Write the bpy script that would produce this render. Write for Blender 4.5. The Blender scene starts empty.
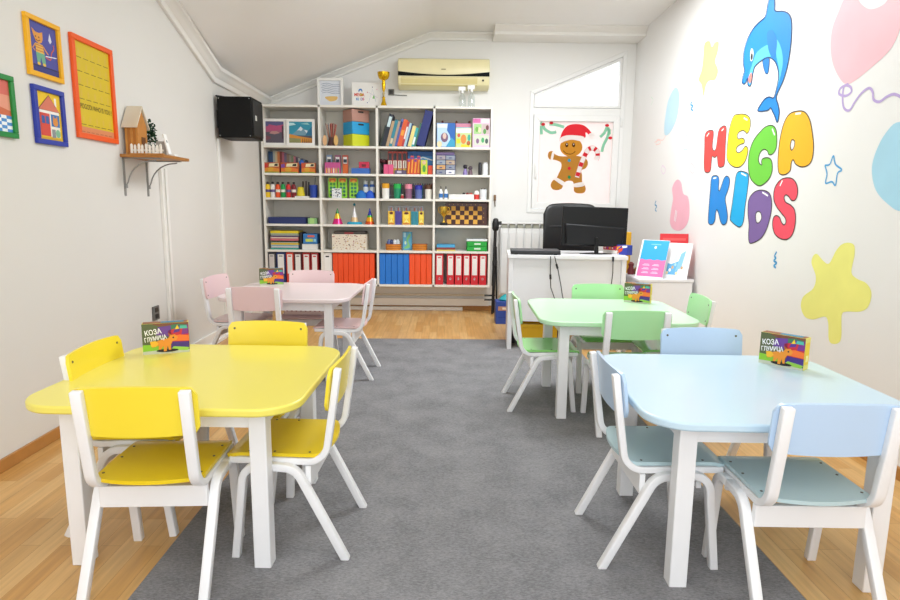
import bpy, bmesh, math, random
from mathutils import Vector, Matrix
from mathutils.geometry import tessellate_polygon
random.seed(7)
SC = bpy.context.scene
COL = SC.collection
PI = math.pi

# ------------------------------------------------------------------ camera model (metres)
F_PX = 603.5
_pi, _ya, _ro = [math.radians(a) for a in (9.026, 0.5, 0.597)]
CF = Vector((math.sin(_ya)*math.cos(_pi), math.cos(_ya)*math.cos(_pi), -math.sin(_pi)))
_r = Vector((math.cos(_ya), -math.sin(_ya), 0)); _u = _r.cross(CF)
CR = _r*math.cos(_ro) + _u*math.sin(_ro); CU = _u*math.cos(_ro) - _r*math.sin(_ro)
CO = Vector((0, 0, 1.12))
def at(u, v, x=None, y=None, z=None):
    """survey helper: the point of a known plane of the room seen at a photo position"""
    d = CF + CR*((u-450)/F_PX) - CU*((v-300)/F_PX)
    if x is not None: t = x/d.x
    elif y is not None: t = y/d.y
    else: t = (z-CO.z)/d.z
    return CO + d*t

# ------------------------------------------------------------------ materials
def lin(h):
    h = h.lstrip('#'); o = []
    for i in (0, 2, 4):
        c = int(h[i:i+2], 16)/255
        o.append(c/12.92 if c <= .04045 else ((c+.055)/1.055)**2.4)
    return (*o, 1)
_M = {}
def mat(h, rough=.5, metal=0, var=.05, scale=14, bump=0.0, coat=0, spec=.5):
    """procedural paint / plastic / card: base colour with a faint noise mottling"""
    key = (h, rough, metal, var, scale, bump, coat, spec)
    if key in _M: return _M[key]
    m = bpy.data.materials.new('paint_'+h.lstrip('#')); m.use_nodes = True
    nt = m.node_tree; b = nt.nodes['Principled BSDF']
    b.inputs['Roughness'].default_value = rough; b.inputs['Metallic'].default_value = metal
    b.inputs['Specular IOR Level'].default_value = spec
    b.inputs['Coat Weight'].default_value = coat
    b.inputs['Coat Roughness'].default_value = .12
    tc = nt.nodes.new('ShaderNodeTexCoord'); n = nt.nodes.new('ShaderNodeTexNoise')
    n.inputs['Scale'].default_value = scale; n.inputs['Detail'].default_value = 4
    nt.links.new(tc.outputs['Object'], n.inputs['Vector'])
    mx = nt.nodes.new('ShaderNodeMix'); mx.data_type = 'RGBA'
    c = lin(h)
    mx.inputs[6].default_value = tuple(x*(1-var) for x in c[:3])+(1,)
    mx.inputs[7].default_value = tuple(min(1, x*(1+var)) for x in c[:3])+(1,)
    nt.links.new(n.outputs['Fac'], mx.inputs[0]); nt.links.new(mx.outputs[2], b.inputs['Base Color'])
    if bump:
        bp = nt.nodes.new('ShaderNodeBump'); bp.inputs['Strength'].default_value = bump; bp.inputs['Distance'].default_value = .004
        nt.links.new(n.outputs['Fac'], bp.inputs['Height']); nt.links.new(bp.outputs['Normal'], b.inputs['Normal'])
    _M[key] = m
    return m
def P(m, **k):
    return m if isinstance(m, bpy.types.Material) else mat(m, **k)

# ------------------------------------------------------------------ mesh builder
class MB:
    def __init__(s, M=None): s.v=[]; s.f=[]; s.mi=[]; s.mats=[]; s.M=M or Matrix()
    def _m(s, m):
        m = P(m)
        if m not in s.mats: s.mats.append(m)
        return s.mats.index(m)
    def add(s, vs, fs, m, M=None):
        T = s.M if M is None else s.M @ M
        k = len(s.v); i = s._m(m)
        s.v += [T @ Vector(p) for p in vs]
        for f in fs: s.f.append([a+k for a in f]); s.mi.append(i)
        return s
    def box(s, x0,y0,z0, x1,y1,z1, m, M=None):
        vs=[(x0,y0,z0),(x1,y0,z0),(x1,y1,z0),(x0,y1,z0),(x0,y0,z1),(x1,y0,z1),(x1,y1,z1),(x0,y1,z1)]
        return s.add(vs,[(3,2,1,0),(4,5,6,7),(0,1,5,4),(1,2,6,5),(2,3,7,6),(3,0,4,7)],m,M)
    def prism(s, poly, a0, a1, m, axis='z', M=None):
        """closed polygon in the two other axes, extruded a0..a1 along axis"""
        n=len(poly)
        def pt(p,a): return {'z':(p[0],p[1],a),'x':(a,p[0],p[1]),'y':(p[0],a,p[1])}[axis]
        vs=[pt(p,a0) for p in poly]+[pt(p,a1) for p in poly]
        fs=[tuple(range(n))[::-1],tuple(range(n,2*n))]+[(i,(i+1)%n,n+(i+1)%n,n+i) for i in range(n)]
        return s.add(vs,fs,m,M)
    def band(s, path, th, a0, a1, m, axis='x', M=None):
        """flat bar of thickness th bent along a 2-D path, its width a0..a1 along axis"""
        n=len(path); L=[]; R=[]
        for i in range(n):
            p=Vector(path[i]); a=Vector(path[max(0,i-1)]); b=Vector(path[min(n-1,i+1)])
            t=(b-a).normalized(); nn=Vector((-t.y,t.x))
            L.append(p+nn*th/2); R.append(p-nn*th/2)
        def pt(p,a): return {'z':(p[0],p[1],a),'x':(a,p[0],p[1]),'y':(p[0],a,p[1])}[axis]
        vs=[]
        for i in range(n): vs += [pt(L[i],a0),pt(L[i],a1),pt(R[i],a1),pt(R[i],a0)]
        fs=[(3,2,1,0),(4*n-4,4*n-3,4*n-2,4*n-1)]
        for i in range(n-1):
            for k in range(4): fs.append((4*i+k,4*i+(k+1)%4,4*i+4+(k+1)%4,4*i+4+k))
        return s.add(vs,fs,m,M)
    def tube(s, path, r, m, seg=8, M=None):
        path=[Vector(p) for p in path]; n=len(path); vs=[]; up=None
        rs = r if isinstance(r,(list,tuple)) else [r]*n
        for i in range(n):
            t=(path[min(n-1,i+1)]-path[max(0,i-1)]).normalized()
            if up is None: up = Vector((0,0,1)) if abs(t.z)<.9 else Vector((1,0,0))
            a=t.cross(up).normalized(); up=a.cross(t).normalized()
            for k in range(seg):
                q=2*PI*k/seg; vs.append(path[i]+a*(math.cos(q)*rs[i])+up*(math.sin(q)*rs[i]))
        fs=[tuple(range(seg)),tuple(range((n-1)*seg,n*seg))[::-1]]
        for i in range(n-1):
            for k in range(seg): fs.append((i*seg+k,i*seg+(k+1)%seg,(i+1)*seg+(k+1)%seg,(i+1)*seg+k)[::-1])
        return s.add(vs,fs,m,M)
    def lathe(s, prof, m, seg=16, c=(0,0,0), M=None, sx=1, sy=1):
        n=len(prof); vs=[]
        for r,z in prof:
            for k in range(seg):
                q=2*PI*k/seg; vs.append((c[0]+sx*r*math.cos(q),c[1]+sy*r*math.sin(q),c[2]+z))
        fs=[tuple(range(seg))[::-1],tuple(range((n-1)*seg,n*seg))]
        for i in range(n-1):
            for k in range(seg): fs.append((i*seg+k,i*seg+(k+1)%seg,(i+1)*seg+(k+1)%seg,(i+1)*seg+k))
        return s.add(vs,fs,m,M)
    def sheet(s, fn, nu, nv, th, m, M=None):
        """thick bent panel: fn(i/nu, j/nv) -> (point, normal)"""
        top=[];bot=[]
        for i in range(nu+1):
            for j in range(nv+1):
                p,nr=fn(i/nu,j/nv); p=Vector(p); nr=Vector(nr); top.append(p+nr*th/2); bot.append(p-nr*th/2)
        W=nv+1; K=len(top); fs=[]
        for i in range(nu):
            for j in range(nv):
                q=(i*W+j,(i+1)*W+j,(i+1)*W+j+1,i*W+j+1); fs.append(q); fs.append(tuple(K+a for a in q[::-1]))
        rim=[i*W for i in range(nu+1)]+[nu*W+j for j in range(1,nv+1)]+[i*W+nv for i in range(nu-1,-1,-1)]+[j for j in range(nv-1,0,-1)]
        for a,b in zip(rim,rim[1:]+rim[:1]): fs.append((a,K+a,K+b,b))
        return s.add(top+bot,fs,m,M)
    def poly(s, pts, m, k=1, M=None, eps=.0005, holes=()):
        """flat painted patch in the local (u,v) plane, lifted k coats off it"""
        loops=[[Vector((p[0],p[1],0)) for p in L] for L in (pts,*holes)]
        allp=[p for L in loops for p in L]
        tr=tessellate_polygon(loops)
        fs=[]
        for t in tr:
            a,b,c=[allp[i] for i in t]
            fs.append(tuple(t) if (b-a).cross(c-a).z>0 else tuple(t)[::-1])
        return s.add([(p.x,p.y,k*eps) for p in allp],fs,m,M)
    def line(s, pts, w, m, k=1, closed=False, M=None, eps=.0005):
        """painted stroke of width w"""
        pts=[Vector((p[0],p[1])) for p in pts]; n=len(pts); vs=[]
        for i in range(n):
            a=pts[i-1] if (closed or i>0) else pts[i]; b=pts[(i+1)%n] if (closed or i<n-1) else pts[i]
            t=(b-a); t=t.normalized() if t.length>1e-9 else Vector((1,0)); nn=Vector((-t.y,t.x))*w/2
            z_=k*eps+i*6e-6; vs += [(*(pts[i]+nn),z_),(*(pts[i]-nn),z_)]
        fs=[]
        for i in range(n if closed else n-1):
            j=(i+1)%n; fs.append((2*i+1,2*j+1,2*j,2*i))
        return s.add(vs,fs,m,M)
    def text(s, txt, u, v, size, m, k=3, M=None, eps=.0005, sx=1.0, shear=0, rot=0, bold=0, align='LEFT'):
        cu=bpy.data.curves.new('t','FONT'); cu.body=txt; cu.size=size; cu.shear=shear; cu.align_x=align; cu.offset=bold; cu.resolution_u=3
        o=bpy.data.objects.new('t',cu); COL.objects.link(o)
        dg=bpy.context.evaluated_depsgraph_get(); me=bpy.data.meshes.new_from_object(o.evaluated_get(dg))
        c,sn=math.cos(rot),math.sin(rot)
        vs=[(u+c*p.co.x*sx-sn*p.co.y, v+sn*p.co.x*sx+c*p.co.y, k*eps) for p in me.vertices]
        fs=[tuple(p.vertices) for p in me.polygons]
        bpy.data.objects.remove(o); bpy.data.curves.remove(cu); bpy.data.meshes.remove(me)
        return s.add(vs,fs,m,M) if vs else s
    def build(s, name, parent=None, smooth=False, bevel=0, seg=2, sub=0, fix=False):
        me=bpy.data.meshes.new(name); me.from_pydata([tuple(p) for p in s.v],[],s.f)
        for m in s.mats: me.materials.append(m)
        for p,i in zip(me.polygons,s.mi): p.material_index=i
        if fix:
            bm=bmesh.new(); bm.from_mesh(me); bmesh.ops.recalc_face_normals(bm,faces=bm.faces); bm.to_mesh(me); bm.free()
        me.update()
        o=bpy.data.objects.new(name,me); COL.objects.link(o)
        if parent: o.parent=parent
        if smooth or sub:
            for p in me.polygons: p.use_smooth=True
        if bevel:
            b=o.modifiers.new('Bevel','BEVEL'); b.width=bevel; b.segments=seg; b.limit_method='ANGLE'; b.angle_limit=math.radians(40)
            for p in me.polygons: p.use_smooth=True
            me.set_sharp_from_angle(angle=math.radians(50)) if not smooth else None
        elif smooth: me.set_sharp_from_angle(angle=math.radians(50))
        if sub:
            q=o.modifiers.new('Sub','SUBSURF'); q.levels=sub; q.render_levels=sub
        return o

def basis(o, u, v):
    u=Vector(u).normalized(); v=Vector(v).normalized(); n=u.cross(v); o=Vector(o)
    return Matrix(((u.x,v.x,n.x,o.x),(u.y,v.y,n.y,o.y),(u.z,v.z,n.z,o.z),(0,0,0,1)))
def smooth(pts, n=5, closed=True):
    out=[]; N=len(pts); P_=[Vector((p[0],p[1])) for p in pts]
    for i in range(N if closed else N-1):
        if closed: a,b,c,d=P_[i-1],P_[i],P_[(i+1)%N],P_[(i+2)%N]
        else: a,b,c,d=P_[max(0,i-1)],P_[i],P_[i+1],P_[min(N-1,i+2)]
        for k in range(n):
            t=k/n
            out.append(.5*((2*b)+(c-a)*t+(2*a-5*b+4*c-d)*t*t+(3*b-a-3*c+d)*t**3))
    if not closed: out.append(P_[-1])
    return [(p.x,p.y) for p in out]
def ell(cx,cy,rx,ry,n=16,a0=0,a1=2*PI):
    full=abs(a1-a0-2*PI)<1e-6
    return [(cx+rx*math.cos(a0+(a1-a0)*i/(n if full else n-1)),cy+ry*math.sin(a0+(a1-a0)*i/(n if full else n-1))) for i in range(n)]
def rrect(x0,y0,x1,y1,r,n=6):
    o=[]
    for cx,cy,a in ((x1-r,y1-r,0),(x0+r,y1-r,PI/2),(x0+r,y0+r,PI),(x1-r,y0+r,1.5*PI)):
        o+=[(cx+r*math.cos(a+PI/2*i/n),cy+r*math.sin(a+PI/2*i/n)) for i in range(n+1)]
    return o
def rc(u0,v0,u1,v1): return [(u0,v0),(u1,v0),(u1,v1),(u0,v1)]

# ------------------------------------------------------------------ tagging
def tag(o, label=None, cat=None, group=None, kind=None):
    if label: o['label']=label
    if cat: o['category']=cat
    if group: o['group']=group
    if kind: o['kind']=kind
    return o
def thing(name, label, cat, loc=(0,0,0), rz=0, group=None):
    o=bpy.data.objects.new(name,None); COL.objects.link(o); o.location=loc; o.rotation_euler=(0,0,rz); o.empty_display_size=.05
    return tag(o,label,cat,group)
def struct(o): o['kind']='structure'; return o
def dup(root, loc, rz, label, group=None):
    r=root.copy(); COL.objects.link(r); r.location=loc; r.rotation_euler=(0,0,rz); r['label']=label
    if group: r['group']=group
    for ch in list(root.children):
        c=ch.copy(); COL.objects.link(c); c.parent=r
        for g in ch.children:
            d=g.copy(); COL.objects.link(d); d.parent=c
    return r

# ------------------------------------------------------------------ room constants
XL, XR, YB, YF, ZC = -1.84, 1.91, 6.39, -1.6, 2.815
WHITE='#eceae6'
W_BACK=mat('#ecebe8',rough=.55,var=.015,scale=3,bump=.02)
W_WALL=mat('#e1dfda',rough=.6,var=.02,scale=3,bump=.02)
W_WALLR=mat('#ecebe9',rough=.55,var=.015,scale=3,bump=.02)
W_CEIL=mat('#f3f2f0',rough=.7,var=.02,scale=2)
W_TRIM=mat('#efede8',rough=.45,var=.02)
WOOD_BASE=mat('#b37d40',rough=.4,var=.15,scale=20)

def floor_material():
    m=bpy.data.materials.new('laminate_planks'); m.use_nodes=True; nt=m.node_tree; b=nt.nodes['Principled BSDF']
    tc=nt.nodes.new('ShaderNodeTexCoord'); mp=nt.nodes.new('ShaderNodeMapping'); mp.inputs['Rotation'].default_value=(0,0,PI/2)
    nt.links.new(tc.outputs['Object'],mp.inputs['Vector'])
    br=nt.nodes.new('ShaderNodeTexBrick'); br.offset=.37; br.inputs['Scale'].default_value=1
    br.inputs['Brick Width'].default_value=.46; br.inputs['Row Height'].default_value=.066; br.inputs['Mortar Size'].default_value=.0007; br.inputs['Mortar Smooth'].default_value=.3
    br.inputs['Color1'].default_value=lin('#e2b97a'); br.inputs['Color2'].default_value=lin('#cf9c57'); br.inputs['Mortar'].default_value=lin('#a97a42')
    nt.links.new(mp.outputs['Vector'],br.inputs['Vector'])
    mp2=nt.nodes.new('ShaderNodeMapping'); mp2.inputs['Scale'].default_value=(38,2.2,1); nt.links.new(tc.outputs['Object'],mp2.inputs['Vector'])
    n=nt.nodes.new('ShaderNodeTexNoise'); n.inputs['Scale'].default_value=1.4; n.inputs['Detail'].default_value=6; nt.links.new(mp2.outputs['Vector'],n.inputs['Vector'])
    rp=nt.nodes.new('ShaderNodeValToRGB'); rp.color_ramp.elements[0].position=.3; rp.color_ramp.elements[0].color=(.74,.7,.66,1); rp.color_ramp.elements[1].position=.72; rp.color_ramp.elements[1].color=(1.06,1.05,1.03,1)
    nt.links.new(n.outputs['Fac'],rp.inputs[0])
    mx=nt.nodes.new('ShaderNodeMix'); mx.data_type='RGBA'; mx.blend_type='MULTIPLY'; mx.inputs[0].default_value=.75
    nt.links.new(br.outputs['Color'],mx.inputs[6]); nt.links.new(rp.outputs['Color'],mx.inputs[7]); nt.links.new(mx.outputs[2],b.inputs['Base Color'])
    b.inputs['Roughness'].default_value=.34
    return m
def rug_material():
    m=bpy.data.materials.new('grey_woven_pile'); m.use_nodes=True; nt=m.node_tree; b=nt.nodes['Principled BSDF']
    tc=nt.nodes.new('ShaderNodeTexCoord'); mp=nt.nodes.new('ShaderNodeMapping'); mp.inputs['Scale'].default_value=(60,170,40); nt.links.new(tc.outputs['Object'],mp.inputs['Vector'])
    n=nt.nodes.new('ShaderNodeTexNoise'); n.inputs['Scale'].default_value=1.6; n.inputs['Detail'].default_value=6; n.inputs['Roughness'].default_value=.7; nt.links.new(mp.outputs['Vector'],n.inputs['Vector'])
    n2=nt.nodes.new('ShaderNodeTexNoise'); n2.inputs['Scale'].default_value=6; n2.inputs['Detail'].default_value=4; nt.links.new(tc.outputs['Object'],n2.inputs['Vector'])
    ad=nt.nodes.new('ShaderNodeMath'); ad.operation='MULTIPLY_ADD'; ad.inputs[1].default_value=.35; nt.links.new(n2.outputs['Fac'],ad.inputs[0]); nt.links.new(n.outputs['Fac'],ad.inputs[2])
    rp=nt.nodes.new('ShaderNodeValToRGB'); rp.color_ramp.elements[0].position=.48; rp.color_ramp.elements[0].color=lin('#6a6a6d'); rp.color_ramp.elements[1].position=.84; rp.color_ramp.elements[1].color=lin('#9a999b')
    nt.links.new(ad.outputs[0],rp.inputs[0]); nt.links.new(rp.outputs['Color'],b.inputs['Base Color']); b.inputs['Roughness'].default_value=.95; b.inputs['Specular IOR Level'].default_value=.1
    bp=nt.nodes.new('ShaderNodeBump'); bp.inputs['Strength'].default_value=.6; bp.inputs['Distance'].default_value=.006; nt.links.new(n.outputs['Fac'],bp.inputs['Height']); nt.links.new(bp.outputs['Normal'],b.inputs['Normal'])
    return m
def glass_material(name, tint=(.98,.99,.99,1), refl=.08):
    m=bpy.data.materials.new(name); m.use_nodes=True; nt=m.node_tree; nt.nodes.remove(nt.nodes['Principled BSDF'])
    t=nt.nodes.new('ShaderNodeBsdfTransparent'); t.inputs[0].default_value=tint; g=nt.nodes.new('ShaderNodeBsdfGlossy'); g.inputs['Roughness'].default_value=.03
    mx=nt.nodes.new('ShaderNodeMixShader'); mx.inputs[0].default_value=refl
    nt.links.new(t.outputs[0],mx.inputs[1]); nt.links.new(g.outputs[0],mx.inputs[2]); nt.links.new(mx.outputs[0],nt.nodes['Material Output'].inputs[0])
    return m
def glasspaint(h, tr=.6):
    """window paint: part of the daylight comes through"""
    key=('gp',h,tr)
    if key in _M: return _M[key]
    m=bpy.data.materials.new('window_paint_'+h.lstrip('#')); m.use_nodes=True; nt=m.node_tree; nt.nodes.remove(nt.nodes['Principled BSDF'])
    d=nt.nodes.new('ShaderNodeBsdfDiffuse'); t=nt.nodes.new('ShaderNodeBsdfTranslucent'); n=nt.nodes.new('ShaderNodeTexNoise'); n.inputs['Scale'].default_value=9
    mixc=nt.nodes.new('ShaderNodeMix'); mixc.data_type='RGBA'; c=lin(h); mixc.inputs[6].default_value=tuple(x*.93 for x in c[:3])+(1,); mixc.inputs[7].default_value=c
    nt.links.new(n.outputs['Fac'],mixc.inputs[0])
    for q in (d,t): nt.links.new(mixc.outputs[2],q.inputs[0])
    mx=nt.nodes.new('ShaderNodeMixShader'); mx.inputs[0].default_value=tr
    nt.links.new(d.outputs[0],mx.inputs[1]); nt.links.new(t.outputs[0],mx.inputs[2]); nt.links.new(mx.outputs[0],nt.nodes['Material Output'].inputs[0])
    _M[key]=m
    return m
GLASS=glass_material('window_glass')
CLEAR=glass_material('clear_plastic',(.93,.96,.96,1),.12)

# ------------------------------------------------------------------ setting
struct(MB().box(XL-.1,YF,-.1,XR+.1,YB+.12,0,floor_material()).build('floor'))
def ceil_z(x,y):
    p1=2.16+.398*(x+1.80); p2=2.16+.36*(4.98-y); k=.05
    hi=max(p1,p2)+k*math.log(1+math.exp(-abs(p1-p2)/k)) if abs(p1-p2)<1 else max(p1,p2)
    return min(ZC,hi-.0)
xs=sorted(set([XL,-.10,-.0,XR]+[XL+i*.07 for i in range(1,25)])); ys=sorted(set([YF,YB+.02]+[YF+.1+i*.12 for i in range(66)]))
ys=[y for y in ys if y<=YB+.02]
mb=MB(); vs=[(x,y,ceil_z(x,y)) for x in xs for y in ys]; n=len(ys)
K=len(vs); vs+= [(x,y,3.0) for x in xs for y in ys]
fs=[]
for i in range(len(xs)-1):
    for j in range(n-1):
        q=(i*n+j,i*n+j+1,(i+1)*n+j+1,(i+1)*n+j); fs.append(q); fs.append(tuple(K+a for a in q[::-1]))
mb.add(vs,fs,W_CEIL); struct(mb.build('ceiling',smooth=True))
ly=[YF+i*(YB-YF)/60 for i in range(61)]
mb=MB(); prof=[(YF,0)]+[(YB,0)]+[(y,ceil_z(XL,y)+.04) for y in reversed(ly)]
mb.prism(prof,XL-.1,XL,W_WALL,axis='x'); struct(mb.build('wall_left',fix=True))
wall_right=struct(MB().box(XR,YF,0,XR+.1,YB+.1,3.0,W_WALLR).build('wall_right'))
# window opening in the back wall
wz0,wxl,wxr,wzl,wzr=1.04,.85,1.82,2.262,2.668
mb=MB()
mb.box(XL-.1,YB,0,wxl,YB+.12,3.0,W_BACK); mb.box(wxr,YB,0,XR+.1,YB+.12,3.0,W_BACK); mb.box(wxl,YB,0,wxr,YB+.12,wz0,W_BACK)
mb.prism([(wxl,wzl),(wxr,wzr),(wxr,3.0),(wxl,3.0)],YB,YB+.12,W_BACK,axis='y')
struct(mb.build('wall_back',fix=True))
# window
PVC=mat('#eeeeec',rough=.35,var=.01)
def inset(poly,d):
    n=len(poly); out=[]
    for i in range(n):
        a,b,c=[Vector(poly[k]) for k in (i-1,i,(i+1)%n)]
        e1=(b-a).normalized(); e2=(c-b).normalized(); n1=Vector((-e1.y,e1.x)); n2=Vector((-e2.y,e2.x))
        k=(n1+n2); k=k/k.dot(n1); out.append(tuple(b+k*d))
    return out
def ring(mb,poly,d,y0,y1,m):
    q=inset(poly,d); n=len(poly)
    for i in range(n):
        j=(i+1)%n; mb.prism([poly[i],poly[j],q[j],q[i]],y0,y1,m,axis='y')
    return q
fr=MB(); outer=[(wxl,wz0),(wxr,wz0),(wxr,wzr),(wxl,wzl)]
ring(fr,outer,.042,YB-.012,YB+.07,PVC); fr.box(wxl+.04,YB-.010,2.03,wxr-.04,YB+.07,2.10,PVC)
win=struct(fr.build('window_1',fix=True,bevel=.004))
s=MB(); so=[(.895,1.085),(1.775,1.085),(1.775,2.03),(.895,2.03)]; ring(s,so,.062,YB-.02,YB+.05,PVC)
sash=s.build('sash',win,fix=True,bevel=.004); tag(sash,'white plastic opening sash around the painted lower pane')
up=[(.895,2.105),(1.775,2.105),(1.775,2.60),(.895,2.232)]; s=MB(); q=ring(s,up,.022,YB-.004,YB+.05,PVC); s.build('glazing_bead',win,fix=True)
MB().prism(q,YB+.02,YB+.026,GLASS,axis='y').build('upper_pane',win,fix=True)
gx0,gx1,gz0,gz1=.955,1.715,1.145,1.97
MB().box(gx0,YB+.02,gz0,gx1,YB+.026,gz1,GLASS).build('pane',sash)
hd=MB(); hd.box(1.785,YB-.03,1.92,1.80,YB-.01,2.0,PVC); hd.box(1.785,YB-.03,1.12,1.80,YB-.01,1.2,PVC); hd.build('hinge',win,bevel=.003)
hd=MB(); hd.box(.915,YB-.035,1.47,.935,YB-.02,1.56,PVC); hd.box(.918,YB-.06,1.40,.932,YB-.035,1.52,PVC); hd.build('handle',sash,bevel=.003)
# painting on the lower pane (seen in the plane of the glass)
PY=YB+.018
MP=basis((0,PY,0),(1,0,0),(0,0,1))
def wp(zx,zy):
    p=at(530+zx*.17510,110+zy*.175,y=PY); return (p.x,p.z)
def wl(L): return [wp(*p) for p in L]
mb=MB(MP)
mb.poly(rc(gx0,gz0,gx1,gz1),glasspaint('#f8e4e0',.42),0)
br_=glasspaint('#c08a3e',.35); wh=glasspaint('#f2eae6',.12); rd=glasspaint('#e63a44',.35); dk=glasspaint('#5a3a1c',.1); gn=glasspaint('#9ad8b8',.45)
def pw(L,m,k,sm=True): mb.poly(smooth(wl(L)) if sm else wl(L),m,k)
pw([(205,265),(165,262),(140,250),(128,235),(108,240),(102,262),(112,282),(140,285),(175,300),(178,330),(165,360),(150,390),(128,405),(118,430),(128,452),(155,458),(182,448),(192,420),(215,405),(245,410),(250,440),(252,465),(272,476),(305,474),(318,455),(312,430),(298,410),(297,370),(292,345),(315,335),(330,312),(325,285),(300,270),(270,262),(240,262)],br_,1)
mb.poly(smooth([wp(235+64*math.cos(a),212+55*math.sin(a)) for a in [i*PI/8 for i in range(16)]],3),glasspaint('#cf9338',.35),2)
pw([(172,180),(175,150),(190,115),(215,90),(255,80),(300,85),(330,105),(352,135),(345,150),(318,128),(312,160),(240,150)],rd,3)
pw([(168,180),(176,158),(210,145),(260,145),(305,152),(312,172),(290,178),(240,170),(200,178),(178,188)],wh,4)
mb.poly([wp(352+19*math.cos(i*PI/6),148+17*math.sin(i*PI/6)) for i in range(12)],wh,4)
for cx in (210,249):
    mb.poly([wp(cx+9*math.cos(i*PI/6),200+13*math.sin(i*PI/6)) for i in range(12)],dk,4)
    mb.poly([wp(cx+3*math.cos(i*PI/4),196+4*math.sin(i*PI/4)) for i in range(8)],wh,5)
mb.line(smooth(wl([(190,232),(205,247),(232,252),(252,243),(258,235)]),4,False),.006,dk,4)
for cy,c in ((288,'#4aa6c8'),(334,'#e63a44'),(384,'#3a9a5c')): mb.poly([wp(224+9*math.cos(i*PI/6),cy+10*math.sin(i*PI/6)) for i in range(12)],glasspaint(c,.3),4)
for L in ([(122,258),(128,240),(138,244),(130,285),(118,288)],[(132,392),(150,385),(205,418),(200,432),(180,428)],[(240,425),(300,412),(312,430),(285,440),(252,440)]): pw(L,wh,3)
cane=[(268,385),(280,345),(295,300),(315,255),(335,225),(360,218),(382,235),(386,262),(378,285)]
cs=smooth(wl(cane),4,False); mb.line(cs,.050,glasspaint('#e2a8a4',.3),4); mb.line(cs,.042,wh,5)
for i in range(1,len(cs)-2,5): mb.line(cs[i:i+3],.042,rd,6)
for L in ([(60,72),(75,90),(85,110),(120,130),(150,125)],[(110,80),(150,85),(195,98)],[(62,90),(66,140)],[(440,95),(425,130),(400,155)],[(455,110),(440,160),(420,200),(410,240)],[(445,100),(455,140)]): mb.line(smooth(wl(L),4,False),.030,gn,3)
for c in ((75,82),(122,74),(440,88),(458,160)): mb.poly([wp(c[0]+12*math.cos(i*PI/5),c[1]+9*math.sin(i*PI/5)) for i in range(10)],rd,4)
pn=mb.build('window_painting',sash); tag(pn,'gingerbread man in a red hat holding a candy cane painted on the pane')

# crown mouldings and cornice
def moulding(name,path,side,down,size=.11,dep=.075):
    """stepped plaster profile swept along path; side(i) points into the room"""
    prof=[(0,-1.0),(.28,-1.0),(.34,-.84),(.34,-.66),(.52,-.58),(.62,-.38),(.86,-.26),(1,-.20),(1,.06),(0,.06)]
    mb=MB(); n=len(prof); vs=[]
    for i,p in enumerate(path):
        for a,b in prof: vs.append(Vector(p)+Vector(side[i])*a*dep+Vector(down[i])*(-b)*size)
    fs=[tuple(range(n)),tuple(range((len(path)-1)*n,len(path)*n))[::-1]]
    for i in range(len(path)-1):
        for k in range(n): fs.append((i*n+k,(i+1)*n+k,(i+1)*n+(k+1)%n,i*n+(k+1)%n))
    mb.add(vs,fs,W_TRIM); return struct(mb.build(name,fix=True,bevel=.003))
zl=ceil_z(XL,5.9); yk=4.96
dn=(0,0,-1); dv=Vector((0,-.36,-1)).normalized()
moulding('trim_1',[(XL,2.4,zl+.36*(yk-2.4)+.03),(XL,yk,zl+.012),(XL,YB,zl+.012)],[(1,0,0)]*3,[dn,dn,dn])
zb=ceil_z(-.12,YB)
moulding('trim_2',[(XL+.02,YB,zl+.01),(-.17,YB,2.81),(.50,YB,2.81)],[(0,-1,0)]*3,[dn,dn,dn],size=.07,dep=.06)
moulding('trim_3',[(.455,6.13,2.818),(XR,6.13,2.818)],[(0,-1,0)]*2,[dn,dn],size=.086,dep=.075)
struct(MB().box(.455,6.129,2.732,XR,YB,2.82,W_TRIM).build('trim_9'))
# skirtings
struct(MB().box(XL,YF,0,XL+.014,3.72,.055,WOOD_BASE).build('baseboard_left',bevel=.003))
struct(MB().box(XR-.014,YF,0,XR,YB,.055,WOOD_BASE).build('baseboard_right',bevel=.003))
mb=MB(); mb.box(-1.3,YB-.016,0,XR-.02,YB,.05,WOOD_BASE); struct(mb.build('baseboard_back',bevel=.003))
mb=MB(); mb.box(XL,3.72,0,XL+.02,5.95,.10,W_TRIM); mb.box(XL,3.72,0,XL+.035,5.95,.03,W_TRIM); struct(mb.build('trim_4',bevel=.004))
mb=MB(); mb.box(XL+.04,YB-.045,.05,.47,YB-.016,.128,W_TRIM); mb.box(XL+.04,YB-.06,0,.19,YB-.016,.036,W_TRIM); struct(mb.build('trim_5',bevel=.004))
# cable ducts
struct(MB().box(XL,3.955,.10,XL+.022,3.985,1.33,W_TRIM).build('trim_6',bevel=.003))
struct(MB().box(XL,4.02,.10,XL+.016,4.05,1.33,W_TRIM).build('trim_7',bevel=.003))
struct(MB().box(XL,4.985,.10,XL+.02,5.03,1.62,W_TRIM).build('trim_8',bevel=.003))
# pipe along the back wall
tag(MB().tube([(XL+.05,YB-.04,.168),(.455,YB-.04,.168)],.011,'#d8d2c4').build('heating_pipe',smooth=True),'thin cream heating pipe running along the back wall under the bookcase','pipe')
# outlet on the wall
t=thing('wall_outlet','dark double wall socket low on the white wall behind the yellow table','socket',(XL,3.786,.418))
MB().box(0,-.04,-.045,.012,.04,.045,'#6a6a66').build('face_plate',t,bevel=.004)
for dz in (-.02,.02): MB().box(.010,-.022,dz-.014,.014,.022,dz+.014,'#242424').build('socket_hole',t,bevel=.003)
MB().tube([(.012,.0,-.045),(.012,.01,-.12),(.008,.02,-.25),(.008,.02,-.36)],.004,'#e6e4de').build('cord',t,smooth=True)

# rug
tag(MB().box(-.891,-.2,0,1.05,4.935,.006,rug_material()).build('rug',bevel=.004),'large grey woven rug down the middle of the wood floor','rug')

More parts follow.
